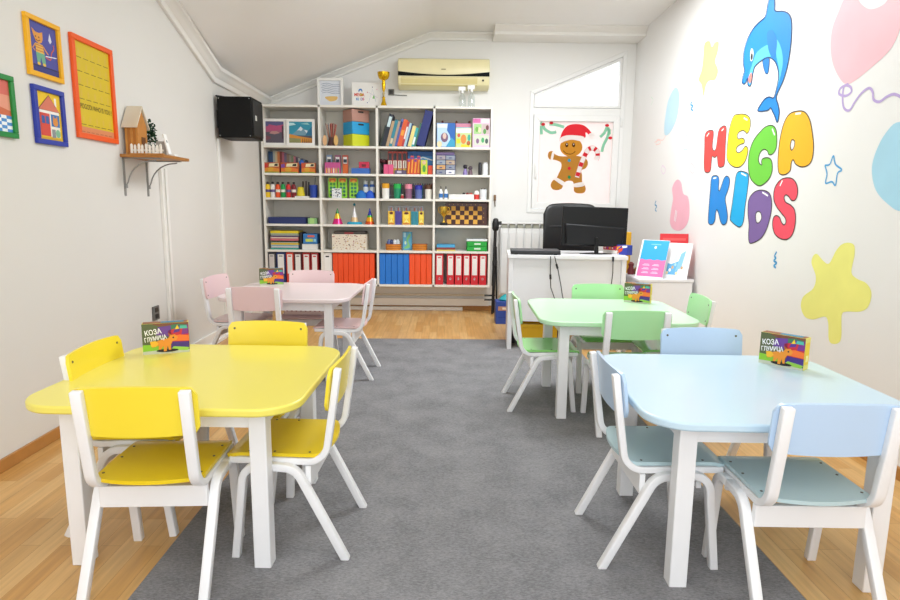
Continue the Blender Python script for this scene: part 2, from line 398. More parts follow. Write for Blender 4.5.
# ------------------------------------------------------------------ mural on the right wall (paint on the wall: children of it)
MW=basis((XR,0,0),(0,-1,0),(0,0,1))
def mp(u,v):
    p=at(u,v,x=XR); return (-p.y,p.z)
def mural(name,label,draw):
    mb=MB(MW); draw(mb); o=mb.build(name,wall_right); tag(o,label); return o
def conv(L,ox,oy,s): return [mp(ox+a*s,oy+b*s) for a,b in L]
PAINT=dict(rough=.5,var=.10,scale=5)
def shape(L,h,ox,oy,s,out=None,hole=None,hl=None,w=.008):
    def d(mb):
        pts=smooth(conv(L,ox,oy,s)); hs=[smooth(conv(hole,ox,oy,s))] if hole else []
        mb.poly(pts,mat(h,**PAINT),2,holes=hs)
        if out:
            mb.line(pts,w,mat(out,rough=.5),3,closed=True)
            for q in hs: mb.line(q,w,mat(out,rough=.5),3,closed=True)
        for q in (hl or []): mb.line(smooth(conv(q,ox,oy,s),4,False),.010,mat('#fdfdfd',rough=.5),4)
    return d
DS=(735,0,65/300)
def dolphin(mb):
    C=lambda L: conv(L,*DS)
    body=[(188,50),(225,52),(250,65),(262,95),(263,150),(258,220),(245,300),(225,370),(200,425),(192,452),(200,480),(206,520),(197,565),(185,535),(174,512),(166,498),(150,510),(107,512),(120,482),(140,456),(160,447),(181,450),(195,400),(202,360),(200,320),(187,285),(168,268),(150,266),(130,276),(110,290),(92,310),(83,345),(77,385),(69,398),(61,390),(60,360),(52,380),(42,388),(34,378),(38,350),(45,325),(40,290),(42,240),(55,190),(80,140),(110,105),(140,78),(150,35),(158,-2),(172,-28),(184,-10),(186,20)]
    sb=smooth(C(body),4); mb.poly(sb,mat('#0f86d8',**PAINT),2); mb.line(sb,.007,mat('#123a66',rough=.5),6,closed=True)
    mb.poly(smooth(C([(84,285),(100,245),(130,218),(158,208),(170,240),(165,262),(150,264),(130,274),(110,288),(92,308),(82,343),(75,384),(69,394),(64,380),(68,335),(78,305)]),4),mat('#58bdf2',**PAINT),3)
    mb.poly(smooth(C([(192,182),(210,210),(220,250),(222,290),(212,350),(196,405),(204,360),(203,320),(196,280),(190,240)]),4),mat('#58bdf2',**PAINT),3)
    mb.poly(smooth(C([(150,150),(175,140),(194,180),(193,225),(182,268),(162,248),(152,205)]),4),mat('#1779c9',**PAINT),4)
    fl=smooth(C([(130,276),(150,266),(160,272),(158,310),(153,338),(143,338),(133,310)]),4); mb.poly(fl,mat('#1779c9',**PAINT),4); mb.line(fl,.005,mat('#123a66'),5,closed=True)
    mb.poly(smooth(C([(66,352),(76,335),(80,345),(77,370),(70,385),(64,375)]),4),mat('#f08a7c',**PAINT),5)
    mb.poly(smooth(C([(72,250),(77,225),(84,228),(87,250),(82,278),(74,280)]),4),mat('#ffffff'),5)
    mb.poly(smooth(C([(74,262),(78,245),(84,250),(83,270),(77,278)]),4),mat('#16181c'),6)
mural('painted_dolphin','painted blue leaping dolphin above the coloured letters',dolphin)
LS=(695,90,125/484)
LET=[('#e8433f','red letter painted first in the upper row',[(40,172),(55,157),(70,158),(72,175),(68,212),(70,230),(78,234),(84,215),(92,160),(105,142),(118,140),(122,155),(118,220),(115,285),(105,298),(92,296),(88,272),(86,255),(77,262),(68,256),(64,280),(60,312),(48,320),(38,312),(36,280),(38,220)],None,[[(46,180),(56,166)],[(104,158),(112,150)]]),
('#ffe21c','yellow letter painted second in the upper row',[(150,103),(170,94),(195,95),(212,108),(215,135),(210,158),(201,168),(194,160),(183,157),(170,164),(164,178),(170,190),(182,186),(192,193),(190,206),(178,210),(164,220),(160,234),(169,243),(184,234),(196,218),(205,226),(204,247),(194,277),(175,297),(153,298),(134,284),(125,260),(127,210),(135,150)],None,[[(190,108),(204,116)]]),
('#6cc83c','green letter painted third in the upper row',[(255,160),(275,142),(298,137),(314,152),(318,190),(315,225),(302,247),(287,250),(281,236),(268,230),(255,240),(247,264),(250,283),(260,290),(258,278),(263,266),(282,262),(297,273),(300,310),(290,340),(270,362),(248,371),(225,355),(212,330),(207,290),(212,240),(228,195)],None,[[(300,150),(310,175)]]),
('#ffb518','orange letter painted last in the upper row',[(395,82),(425,85),(445,115),(455,165),(460,215),(455,265),(440,290),(415,298),(392,288),(381,270),(373,285),(370,310),(355,325),(338,328),(325,318),(322,280),(325,230),(332,180),(345,130),(365,95)],[(378,192),(387,200),(384,222),(375,233),(370,220),(372,202)],[[(390,92),(412,90)]]),
('#1285d6','blue letter painted first in the lower row',[(65,340),(78,331),(90,335),(94,350),(92,382),(96,390),(104,368),(112,345),(122,333),(133,340),(135,360),(128,390),(118,420),(123,455),(127,490),(122,515),(110,522),(100,510),(92,478),(85,464),(80,482),(78,505),(68,520),(55,518),(52,500),(56,440),(60,390)],None,[[(72,342),(84,340)]]),
('#0ca8e2','light blue letter painted second in the lower row',[(160,330),(172,315),(192,317),(208,330),(205,380),(195,450),(188,510),(175,530),(160,525),(141,508),(137,495),(145,440),(153,380)],None,[[(180,322),(200,332)]]),
('#7b609d','purple letter painted third in the lower row',[(225,400),(250,388),(278,392),(294,410),(298,450),(290,500),(275,545),(255,575),(225,592),(211,590),(208,560),(210,520),(206,480),(208,430)],[(236,480),(246,470),(256,478),(258,498),(248,514),(238,510)],[[(262,396),(284,410)]]),
('#ef5064','pink red letter painted last in the lower row',[(330,350),(355,340),(380,345),(396,370),(398,402),(390,424),(376,428),(363,412),(353,406),(346,416),(352,434),(372,446),(387,466),(390,510),(380,555),(360,577),(335,577),(312,560),(302,530),(304,497),(316,486),(329,494),(336,512),(346,522),(353,512),(350,495),(335,476),(316,450),(306,420),(310,380)],None,[[(340,350),(330,372)]])]
for h,lb,L,hole,hl in LET: mural('painted_letter',lb,shape(L,h,*LS,out='#332d26',hole=hole,hl=hl,w=.006))
S8=(640,30,90/245)
mural('painted_star','pale yellow star balloon painted high beside the dolphin',shape([(176,38),(190,30),(196,46),(204,34),(215,33),(212,60),(205,85),(213,110),(205,135),(190,138),(180,150),(173,180),(168,150),(160,135),(168,110),(172,80)],'#f0ee86',*S8))
mural('painted_balloon','small pale blue balloon painted near the window',shape([(95,158),(105,165),(107,195),(100,240),(85,275),(70,287),(66,270),(70,230),(78,190)],'#bcdeee',*S8))
mural('painted_balloon','pink balloon painted above the leaflets',shape([(100,408),(112,415),(118,445),(131,455),(135,490),(130,525),(112,545),(92,543),(82,525),(85,490),(90,460),(88,430)],'#f4b4c4',*S8,hl=[[(98,490),(94,520)],[(101,492),(97,522)]]))
S1=(640,0,260/900)
mural('painted_heart','large pale pink heart balloon painted near the ceiling',shape([(720,-22),(700,10),(688,40),(667,95),(660,160),(668,220),(690,268),(712,290),(740,282),(800,235),(860,180),(892,125),(908,60),(908,-20),(875,-25),(846,14),(800,32),(766,14),(745,-22)],'#f0bcc5',*S1))
def strokes(*Ls,w=.008):
    def d(mb):
        for h,L,(ox,oy,s) in Ls: mb.line(smooth(conv(L,ox,oy,s),5,False),w,mat(h,rough=.5),2)
    return d
mural('painted_string','purple curled string painted below the pink heart',strokes(('#b9a3d6',[(722,290),(695,305),(690,325),(712,332),(732,318),(728,300),(708,298),(702,335),(706,372),(725,382),(745,352),(768,322),(793,305),(806,318),(810,345),(830,352),(855,335),(880,326),(905,336)],S1),w=.012))
mural('painted_balloon','large sky blue balloon painted at eye height',shape([(900,122),(886,133),(876,152),(872,170),(876,190),(888,204),(902,211),(925,200),(935,165),(925,135)],'#a9d6ea',0,0,1))
SB=(760,90,140/400)
mural('painted_star','small outlined blue star painted between letters and big balloon',strokes(('#4fa3d8',[(186,215),(200,212),(210,188),(216,212),(234,228),(222,238),(216,272),(206,262),(188,266),(192,240),(186,215)],SB),w=.009))
S3=(700,200,1/3)
mural('painted_star','big pale yellow star painted low behind the blue table',shape([(340,168),(352,162),(370,182),(388,190),(410,150),(432,130),(460,132),(465,160),(455,215),(470,235),(500,250),(515,280),(505,320),(480,335),(440,335),(426,345),(425,400),(420,425),(402,432),(387,420),(385,370),(375,350),(340,358),(315,350),(303,320),(310,290),(340,265),(348,230),(335,190)],'#efec84',*S3))
mural('painted_swirl','small blue curl painted below the letters',strokes(('#3a9ad0',[(48,462),(42,475),(46,480),(40,488),(48,494),(40,502),(46,508)],SB),w=.012))
mural('painted_swirl','small blue curl painted above the row of balloons',strokes(('#4a9cc8',[(142,195),(138,203),(145,207),(139,214),(145,220)],S8),w=.014))
mural('painted_swirl','small blue curl painted near the pink balloon',strokes(('#4a9cc8',[(44,465),(41,475),(46,480),(42,488),(45,494)],S8),w=.014))
mural('painted_string','thin pale strings painted under the small balloons',strokes(('#f6cfc8',[(70,287),(62,300),(48,298),(44,312),(56,308),(52,300),(40,306)],S8),('#f6cfc8',[(173,180),(166,200),(172,225),(160,245),(150,265)],S8),('#bfd2ea',[(126,285),(118,305),(120,325),(130,322),(132,300),(126,285)],S8),('#e9cfe6',[(62,368),(58,380),(64,392),(70,380),(62,368)],S8),('#f5c8cf',[(140,362),(135,376),(142,390),(150,378),(140,362)],S8),('#d5ead8',[(30,182),(36,190),(30,204)],S8),w=.007))
# small white plate and cord near the pink balloon
# ------------------------------------------------------------------ framed pictures on the left wall
def picture_frame(name,label,cat,y0,y1,z0,z1,frame_h,draw,fw=.022,extra=None,depth=.018):
    t=thing(name,label,cat,(XL,(y0+y1)/2,z0))
    M=basis((XL,y0,z0),(0,1,0),(0,0,1)); T=Matrix.Translation(-t.location)
    w,h=y1-y0,z1-z0
    mb=MB(T@M)
    fm=mat(frame_h,rough=.35,var=.03)
    for a,b,c,d in ((0,0,w,fw),(0,h-fw,w,h),(0,fw,fw,h-fw),(w-fw,fw,w,h-fw)): mb.box(a,b,0,c,d,depth,fm)
    mb.build('frame',t,bevel=.002)
    mb=MB(T@M@Matrix.Translation((0,0,.006))); mb.box(fw,fw,-.004,w-fw,h-fw,0,draw[0])
    draw[1](mb,fw,w,h); mb.build('print',t)
    return t
def S(w,h,L,fw): return [(fw+(w-2*fw)*a,fw+(h-2*fw)*b) for a,b in L]
def cat_art(mb,fw,w,h):
    q=lambda L: S(w,h,L,fw)
    mb.poly(q(rc(0,.0,1,.13)),'#2b2f80',1)
    mb.poly(q(rc(.0,.12,1,.15)),'#1c1f58',2)
    o='#e39a3c'
    mb.poly(q([(.17,.74),(.13,.86),(.26,.80),(.38,.80),(.50,.84),(.50,.70),(.45,.62),(.35,.58),(.24,.62)]),o,2)
    mb.poly(q([(.22,.58),(.47,.58),(.52,.40),(.22,.40)]),'#e7b54f',2)
    for k in (.44,.50,.55): mb.line(q([(.22,k),(.50,k)]),.004,'#c9762c',3)
    mb.poly(q([(.22,.40),(.52,.40),(.54,.20),(.42,.20),(.38,.33),(.34,.20),(.24,.20)]),'#6fae8f',2)
    for a in (.29,.48): mb.poly(q(ell(a,.18,.06,.03,10)),'#e9c04b',3)
    mb.line(q([(.22,.56),(.12,.46),(.20,.42)]),.006,o,2); mb.line(q([(.48,.56),(.60,.46),(.66,.42)]),.006,o,2)
    mb.line(q(smooth([(.55,.36),(.72,.33),(.78,.48),(.88,.58),(.86,.66)],4,False)),.006,'#c95b4a',2)
    mb.poly(q([(.70,.72),(.76,.88),(.82,.72),(.76,.66)]),'#d9dbe8',2); mb.line(q([(.55,.37),(.95,.41)]),.004,'#eef0f6',3)
    for a in (.25,.36): mb.poly(q(ell(a,.71,.02,.015,8)),'#30261c',3)
    mb.line(q([(.24,.65),(.32,.63),(.40,.66)]),.003,'#30261c',3)
picture_frame('framed_picture','small yellow-framed picture of an orange cat standing on dark blue','picture',2.78,3.02,1.665,1.925,'#f2b211',('#4549a0',cat_art))
def house_art(mb,fw,w,h):
    q=lambda L: S(w,h,L,fw)
    mb.poly(q(rc(.10,.0,.92,.05)),'#d7a72c',1)
    mb.poly(q([(.06,.62),(.94,.62),(.52,.95)]),'#d9785f',2); mb.line(q([(.06,.62),(.94,.62),(.52,.95),(.06,.62)]),.003,'#553022',3)
    mb.poly(q(rc(.75,.74,.83,.92)),'#f4f2ea',1)
    mb.poly(q(rc(.10,.08,.90,.62)),'#f5efe2',2); mb.poly(q(rc(.10,.08,.50,.56)),'#d84a3c',3); mb.poly(q(rc(.10,.56,.90,.62)),'#f7f4ee',4)
    for a in (.16,.33): mb.poly(q(rc(a,.34,a+.13,.50)),'#2c5fa8',4)
    mb.poly(q(rc(.55,.30,.90,.56)),'#2d74b8',3); mb.poly(q(ell(.72,.40,.11,.09,14)),'#e0913a',4); mb.poly(q([(.62,.45),(.64,.54),(.70,.48)]),'#e0913a',4); mb.poly(q([(.82,.45),(.80,.54),(.75,.48)]),'#e0913a',4)
    mb.poly(q(rc(.55,.06,.70,.24)),'#8b8f93',3); mb.poly(q(ell(.80,.16,.10,.09,12)),'#7fb894',3)
picture_frame('framed_picture','small blue-framed picture of a red house against yellow','picture',2.79,3.008,1.372,1.627,'#2438a4',('#f2c91c',house_art))
def green_art(mb,fw,w,h):
    q=lambda L: S(w,h,L,fw)
    mb.poly(q(rc(0,.30,1,.72)),'#e79a80',1); mb.poly(q(rc(0,.72,1,1)),'#d8695c',1); mb.poly(q([(0,.30),(1,.30),(1,.42),(.5,.5),(0,.4)]),'#cf6a44',2)
    for i in range(6):
        for j in range(5):
            mb.poly(q(rc(i/6,j*.065,(i+1)/6,(j+1)*.065)),'#4b8fd2' if (i+j)%2 else '#f3f6fa',3)
picture_frame('framed_picture','green-framed picture with a blue checked cloth cut off by the photo edge','picture',2.44,2.668,1.376,1.63,'#11863a',('#e08472',green_art))
def poster_art(mb,fw,w,h):
    q=lambda L: S(w,h,L,fw)
    for r,vv in enumerate((.86,.71,.56,.41,.13)):
        for c in range(5):
            cx=.12+.19*c
            mb.poly(q([(cx-.02,vv-.01),(cx+.02,vv-.01),(cx+.028,vv+.045),(cx,vv+.075),(cx-.028,vv+.045)]),'#d9b93f',1)
            mb.line(q([(cx-.07,vv-.03),(cx+.07,vv-.03)]),.0035,'#7f6a18',1)
    mb.poly(q(rc(0,0,1,.075)),'#d98a5c',1)
    for k in range(7): mb.line(q([(.05+.13*k,.02),(.14+.13*k,.02)]),.004,'#b4623c',2)
    a,b=q([(.06,.275)])[0]; mb.text('POGODI WHO IS YOU ?',a,b,.036,'#3a2c10',2,sx=.74)
picture_frame('framed_poster','tall orange-framed yellow poster with rows of small figures','poster',3.105,3.472,1.43,1.927,'#ef5a17',('#d9bd1e',poster_art),fw=.026)

# ------------------------------------------------------------------ wall shelf and what is on it
t=thing('wall_shelf','small wooden wall shelf on two curved grey metal brackets','shelf',(XL,3.50,1.363))
SW=mat('#a9702f',rough=.45,var=.2,scale=30)
MB().box(0,0,0,.25,.34,.018,SW).build('board',t,bevel=.003)
for yy in (.03,.30):
    mb=MB(); g='#8f8f8c'
    mb.box(0,yy-.008,-.215,.006,yy+.008,0,g); mb.box(0,yy-.008,-.006,.215,yy+.008,0,g)
    mb.tube([(.006,yy,-.165)]+[(.175-.155*math.cos(a),yy,-.165+.150*math.sin(a)) for a in [i*PI/2/8 for i in range(1,9)]]+[(.19,yy,-.012)],.004,g,6)
    mb.lathe([(.007,0),(.007,.016)],g,8,c=(.012,yy,-.17)); mb.build('bracket',t)
ZSH=1.3815
t=thing('toy_house','little wooden house with a cream pitched roof on the wall shelf','ornament',(XL+.052,3.60,ZSH))
HB=mat('#c07f35',var=.2,scale=25)
mb=MB(); mb.prism([(-.05,0),(.05,0),(.05,.165),(0,.245),(-.05,.165)],-.038,.038,HB,axis='x')
mb.build('house_body',t,fix=True,bevel=.002)
for k in range(5): MB().box(-.038+k*.0154,-.054,.0,-.0245+k*.0154,-.0505,.160,mat('#b8742c' if k%2 else '#cb8c40',var=.2,scale=25)).build('slat',t,bevel=.001)
mb=MB()
for s_ in (-1,1): mb.prism([(0,.264),(s_*.075,.146),(s_*.075,.158),(0,.276)],-.045,.045,'#d9cfba',axis='x')
mb.build('roof',t,fix=True,bevel=.002)
MB().box(.0385,-.02,.02,.042,.02,.10,'#6b4018').build('doorway',t)
t=thing('potted_plant','small trailing green plant in a white pot beside the toy house','plant',(XL+.065,3.725,ZSH))
MB().lathe([(.020,0),(.028,.055),(.030,.06),(.025,.06),(.023,.05)],'#e9e6df').build('pot',t,smooth=True)
mb=MB()
for i in range(420):
    a=random.uniform(0,2*PI); rr=.036*math.sqrt(random.random()); zz=.150+random.uniform(-.06,.055)*math.sqrt(max(0,1-(rr/.04)**2))
    if i%5==0: zz=random.uniform(.03,.11); rr=random.uniform(.032,.04); a=random.uniform(-2.2,.6)
    c=Vector((rr*math.cos(a),rr*math.sin(a),zz)); d=Vector((random.uniform(-1,1),random.uniform(-1,1),random.uniform(-.7,.7))).normalized(); e=d.cross(Vector((random.random(),.3,1))).normalized()
    l=random.uniform(.014,.024); mb.add([c,c+d*l*.5+e*l*.4,c+d*l,c+d*l*.5-e*l*.4],[(0,1,2,3)],'#1f4426' if i%3 else '#2f6236')
for i in range(6): mb.tube([(0,0,.05),(.012*math.cos(i),.012*math.sin(i),.10),(.03*math.cos(i),.03*math.sin(i),.14)],.0015,'#38552c',5)
mb.build('foliage',t)
t=thing('toy_fence','row of short white wooden pickets along the near end of the wall shelf','ornament',(XL+.05,3.518,ZSH))
for i in range(9): MB().prism([(0,0),(.012,0),(.012,.052-.006*(i%2)),(.006,.060-.006*(i%2)),(0,.052-.006*(i%2))],0,.006,'#f3f0e9',axis='y',M=Matrix.Translation((.003+i*.0205,random.uniform(0,.004),0))).build('picket',t,fix=True)
MB().box(0,.011,.018,.185,.014,.028,'#e4dfd2').build('rail',t); MB().box(0,-.004,0,.188,.016,.005,'#c48a40').build('base_strip',t)
t=tag(MB().box(XL+.115,3.70,ZSH,XL+.175,3.74,ZSH+.09,'#b9b6b0').build('small_box',bevel=.002),'plain grey card box at the far end of the wall shelf','box')
t=thing('card_holder','white upright card in a white stand at the tip of the wall shelf','card holder',(XL+.222,3.67,ZSH))
MB().box(-.024,-.022,0,.024,.022,.012,'#f3f2ee').build('stand',t,bevel=.003)
MB().box(-.004,-.02,.0,.003,.02,.125,'#f6f5f2',M=Matrix.Rotation(-.22,4,'Y')@Matrix.Translation((-.012,0,.008))).build('card',t)
MB().box(.0032,-.005,.075,.0038,.005,.088,'#4a4a4a',M=Matrix.Rotation(-.22,4,'Y')@Matrix.Translation((-.012,0,.008))).build('print_mark',t)

# ------------------------------------------------------------------ speaker in the corner
t=thing('loudspeaker','black loudspeaker hung on the wall under the crown moulding beside the bookcase','loudspeaker',(XL,4.95,1.625))
BLK=mat('#060606',rough=.5,var=.1,spec=.2); 
MB().box(.03,0,0,.30,.29,.315,BLK).build('cabinet',t,bevel=.006)
MB().box(.301,.02,.02,.309,.27,.295,mat('#141516',rough=.5,var=.3,scale=220)).build('grille',t,bevel=.003)
MB().box(.3095,.06,.14,.312,.10,.18,'#cfcfcb').build('badge',t,bevel=.002)
mb=MB(); mb.box(0,.07,.08,.03,.2,.22,'#1a1a1a'); mb.tube([(.02,.02,.32),(.05,.10,.325),(.10,.2,.32)],.008,'#101010'); mb.build('wall_bracket',t)
for a,b in ((.045,.015),(.285,.015),(.045,.30),(.285,.30)): MB().lathe([(.005,0),(.005,.003)],'#8c8c8c',8,M=Matrix.Translation((a,-.0005,b))@Matrix.Rotation(PI/2,4,'X')).build('screw',t)

# ------------------------------------------------------------------ tables and chairs
WHT=mat('#f1f1f2',rough=.38,var=.015,coat=.1)
def make_table(name,label,h,loc,rz):
    t=thing(name,label,'table',(*loc,0),rz,'low square tables for the children')
    tm=mat(h,rough=.32,var=.02,scale=4,coat=.25)
    MB().prism(rrect(-.414,-.382,.414,.40,.125,10),.515,.54,tm).build('tabletop',t,bevel=.006,seg=3)
    for i,(sx,sy) in enumerate(((-1,-1),(1,-1),(-1,1),(1,1))):
        x0,x1=sorted((sx*.31,sx*.258)); y0,y1=sorted((sy*.31,sy*.258))
        MB().box(x0,y0,0,x1,y1,.515,WHT).build('leg',t,bevel=.003)
    for a in ((-.258,-.30,.455,.258,-.28,.515),(-.258,.28,.455,.258,.30,.515),(-.30,-.258,.455,-.28,.258,.515),(.28,-.258,.455,.30,.258,.515)): MB().box(*a,WHT).build('apron',t)
    return t
TR=math.radians(-1.5)
TC={'yellow':(-.830,2.03),'blue':(.990,1.93),'green':(.913,3.35),'pink':(-1.0,4.01)}
TH={'yellow':'#f1e468','blue':'#c6dfee','green':'#c2ecc4','pink':'#eadcdd'}
make_table('yellow_table','low square table with a yellow top and white legs',TH['yellow'],TC['yellow'],TR)
make_table('blue_table','low square table with a pale blue top by the painted wall',TH['blue'],TC['blue'],TR)
make_table('green_table','low square table with a pale green top in front of the desk',TH['green'],TC['green'],TR)
make_table('pink_table','low square table with a pale pink top near the bookcase',TH['pink'],TC['pink'],TR)

def arc(c,r,a0,a1,n=7): return [(c[0]+r*math.cos(a0+(a1-a0)*i/n),c[1]+r*math.sin(a0+(a1-a0)*i/n)) for i in range(n+1)]
def fillet(p0,p1,p2,r,n=7):
    p0,p1,p2=[Vector(p) for p in (p0,p1,p2)]; a=(p0-p1).normalized(); b=(p2-p1).normalized()
    ang=math.acos(max(-1,min(1,a.dot(b)))); d=r/math.tan(ang/2); s=p1+a*d; e=p1+b*d
    c=p1+(a+b).normalized()*(r/math.sin(ang/2)); out=[]
    v0=s-c; v1=e-c; th=math.acos(max(-1,min(1,v0.normalized().dot(v1.normalized())))); sg=1 if v0.x*v1.y-v0.y*v1.x>0 else -1
    for i in range(n+1):
        q=sg*th*i/n; out.append((c.x+v0.x*math.cos(q)-v0.y*math.sin(q),c.y+v0.x*math.sin(q)+v0.y*math.cos(q)))
    return out
def make_chair(name,seat_h,back_h,label,loc,rz,group):
    t=thing(name,label,'chair',(*loc,0),rz,group)
    sm=mat(seat_h,rough=.3,var=.02,scale=5,coat=.3); bm_=mat(back_h,rough=.3,var=.02,scale=5,coat=.3)
    # seat: plywood with a rolled front edge and a bulging rear edge, tipped up a little to the front
    def seat(a,b):
        x=-.153+.306*a; bulge=.030*(1-(2*a-1)**2); y0=-.078-bulge; y1=.212
        rr=.02
        d=min(x+.153,.153-x)
        if d<rr: k=rr-math.sqrt(max(0,rr*rr-(rr-d)**2)); y1-=k; y0+=k*.5
        y=y0+(y1-y0)*b
        z=.3405+.006*(y+.08)-.004*math.sin(PI*a)*(1-abs(2*b-1))
        nr=Vector((0,-.006,1)).normalized()
        if y>.16:
            q=(y-.16)/.052; z-=.013*q*q; nr=Vector((0,.45*q-.006,1)).normalized()
        return (x,y,z),nr
    st=MB().sheet(seat,22,16,.011,sm).build('seat',t,smooth=True)
    for a,b in ((-.138,-.05),(.138,-.05),(-.138,.06),(.138,.06),(-.138,.14),(.138,.14)): MB().lathe([(.004,-.001),(.004,.0012),(.002,.0016)],mat('#6d6a62',metal=.8,rough=.35),8,c=(a,b,.3458+.006*(b+.08))).build('screw',st,smooth=True)
    # backrest: bent plywood in front of the two posts
    def back(a,b):
        x=-.166+.332*a; rr=.022; d=min(x+.166,.166-x); k=0
        if d<rr: k=rr-math.sqrt(max(0,rr*rr-(rr-d)**2))
        z=.487+k+(.135-2*k)*b+.006*(1-(2*a-1)**2)*(1 if b>.5 else -1)*abs(2*b-1)
        q=(2*a-1)
        y=-.1075-.118*(z-.487)-.014*(1-q*q)
        return (x,y,z),Vector((-.17*q,1,.118)).normalized()
    bk=MB().sheet(back,26,6,.010,bm_).build('backrest',t,smooth=True)
    for a in (-.140,.140):
        for b in (.509,.597):
            yy=-.1075-.118*(b-.487)-.014*(1-(a/.166)**2)
            MB().lathe([(.0045,0),(.0045,.0016)],mat('#6d6a62',metal=.8,rough=.35),8,M=Matrix.Translation((a,yy+.0048,b))@Matrix.Rotation(-PI/2,4,'X')).build('screw',bk)
    for s_ in (-1,1):
        x0,x1=sorted((s_*.156,s_*.126))
        # J-shaped post running into the seat rail
        path=[(-.1440,.619),(-.1275,.50)]+fillet((-.1275,.50),(-.100,.3185),(.05,.3225),.062,9)+[(.05,.3225),(.200,.3225)]
        MB().band(path,.021,x0,x1,WHT,axis='x').build('back_post',t,smooth=True,fix=True,bevel=.003)
        xa,xb=sorted((s_*.180,s_*.1525))
        rear=[(-.166,0),(-.092,.147)]+fillet((-.092,.147),(-.012,.306),(.06,.310),.062,8)+[(.075,.311)]
        frnt=[(.075,.311)]+fillet((.08,.311),(.150,.312),(.180,.0),.052,8)+[(.186,0)]
        MB().band(rear,.0245,xa,xb,WHT,axis='x').build('leg',t,smooth=True,fix=True,bevel=.003)
        MB().band(frnt,.0245,xa,xb,WHT,axis='x').build('leg',t,smooth=True,fix=True,bevel=.003)
    MB().box(-.153,-.056,.242,.153,-.038,.3065,WHT).build('apron',t,bevel=.002)
    MB().box(-.153,.120,.262,.153,.136,.3065,WHT).build('apron',t,bevel=.002)
    return t
CC={'yellow':('#efd01a','#f7df3a'),'blue':('#bcd5da','#bcd6f2'),'green':('#8fd878','#b1ecae'),'pink':('#e6c8ca','#ecd0d3')}
D=math.radians
CH={'yellow':[((-.842,1.700),2.5,'with its back to the camera, tucked under the near edge of the yellow table'),
 ((-.465,1.940),88,'standing on the rug at the aisle side of the yellow table'),
 ((-1.10,2.07),-89,'between the yellow table and the white wall, half hidden by the tabletop'),
 ((-.745,2.365),178,'facing the camera from the far edge of the yellow table')],
'blue':[((1.018,1.605),-1,'with its back to the camera at the near edge of the blue table'),
 ((.660,1.895),-90,'standing on the rug at the aisle side of the blue table'),
 ((1.055,2.30),179,'facing the camera from the far edge of the blue table')],
'green':[((.925,2.965),0,'with its back to the camera at the near edge of the green table'),
 ((.522,3.328),-90,'standing on the rug at the aisle side of the green table'),
 ((.975,3.68),180,'facing the camera in front of the white desk'),
 ((1.31,3.34),86,'between the green table and the painted wall')],
'pink':[((-1.13,3.66),0,'with its back to the camera at the near edge of the pink table'),
 ((-.62,3.90),88,'at the aisle side of the pink table, its rear legs on the rug'),
 ((-.985,4.32),180,'facing the camera in front of the ring binders'),
 ((-1.435,4.07),-97,'between the pink table and the white wall')]}
for cname,L in CH.items():
    grp=f'{cname} chairs around the {cname} table'
    first=None
    for (xy,deg,where) in L:
        lb=f'{cname} child chair with white frame {where}'
        if len(lb.split())>16:
            lb=f'{cname} chair {where}'.replace('with its back to the camera, tucked','back to the camera, tucked')
        if first is None: first=make_chair(f'{cname}_chair',*CC[cname],lb,xy,D(deg),grp)
        else: dup(first,(*xy,0),D(deg),lb,grp)

# ------------------------------------------------------------------ game boxes on the tables
def game_art(mb,w,h):
    q=lambda L:[(a*w,b*h) for a,b in L]
    mb.poly(q(rc(0,0,1,1)),'#3f7a58',1)
    mb.poly(q([(0,.30),(.62,.30),(.62,1),(0,1)]),'#57613c',2)
    mb.poly(q([(.30,.62),(.62,.55),(.62,.92),(.34,.88)]),'#6a3f96',3)
    mb.poly(q([(.58,.30),(1,.30),(1,.92),(.55,.75)]),'#c8283c',3)
    mb.poly(q([(.66,.66),(.80,.70),(.84,.92),(.72,.86)]),'#5b2f8c',4); mb.poly(q([(.84,.60),(1,.62),(1,.92),(.88,.90)]),'#7c2f86',4)
    mb.poly(q([(.62,.40),(1,.38),(1,.56),(.80,.60),(.62,.56)]),'#f0742a',4)
    mb.poly(q([(.58,.14),(1,.14),(1,.36),(.64,.38)]),'#442c80',4)
    mb.poly(q([(.40,.90),(.78,.96),(1,.92),(1,1),(.2,1)]),'#7d4a34',4); mb.poly(q([(.70,.78),(.76,.93),(.80,.80)]),'#f2cf2a',5); mb.poly(q([(.80,.80),(.98,.80),(.96,.90),(.82,.90)]),'#4fb7a2',5)
    mb.poly(q([(0,.08),(.45,.08),(.50,.30),(0,.32)]),'#8cc832',3); mb.poly(q([(.58,.10),(.96,.06),(1,.16),(.66,.22)]),'#96cc4a',5)
    mb.poly(q([(0,0),(1,0),(1,.08),(.5,.13),(0,.1)]),'#c9cdb8',4)
    mb.poly(q(ell(.52,.10,.24,.055,18)),'#241f1c',6)
    o='#e8932a'
    mb.poly(q([(.20,.22),(.18,.34),(.30,.42),(.38,.46),(.55,.50),(.60,.60),(.70,.62),(.76,.52),(.72,.42),(.64,.40),(.60,.30),(.60,.12),(.55,.12),(.53,.26),(.50,.08),(.44,.08),(.44,.26),(.38,.14),(.33,.14),(.34,.28)]),o,7)
    mb.poly(q([(.18,.26),(.16,.42),(.28,.44),(.34,.34),(.28,.24)]),'#f2b92c',8)
    mb.poly(q(ell(.66,.52,.02,.03,8)),'#3a2412',8); mb.poly(q([(.58,.58),(.54,.68),(.63,.62)]),'#b0641c',8)
    mb.text('КОЗА',.06*w,.62*h,.23*h,'#ffffff',9,sx=.80,rot=.14,bold=.0005)
    mb.text('ГЛУМИЦА',.05*w,.41*h,.20*h,'#ffffff',9,sx=.66,rot=.14,bold=.0005)
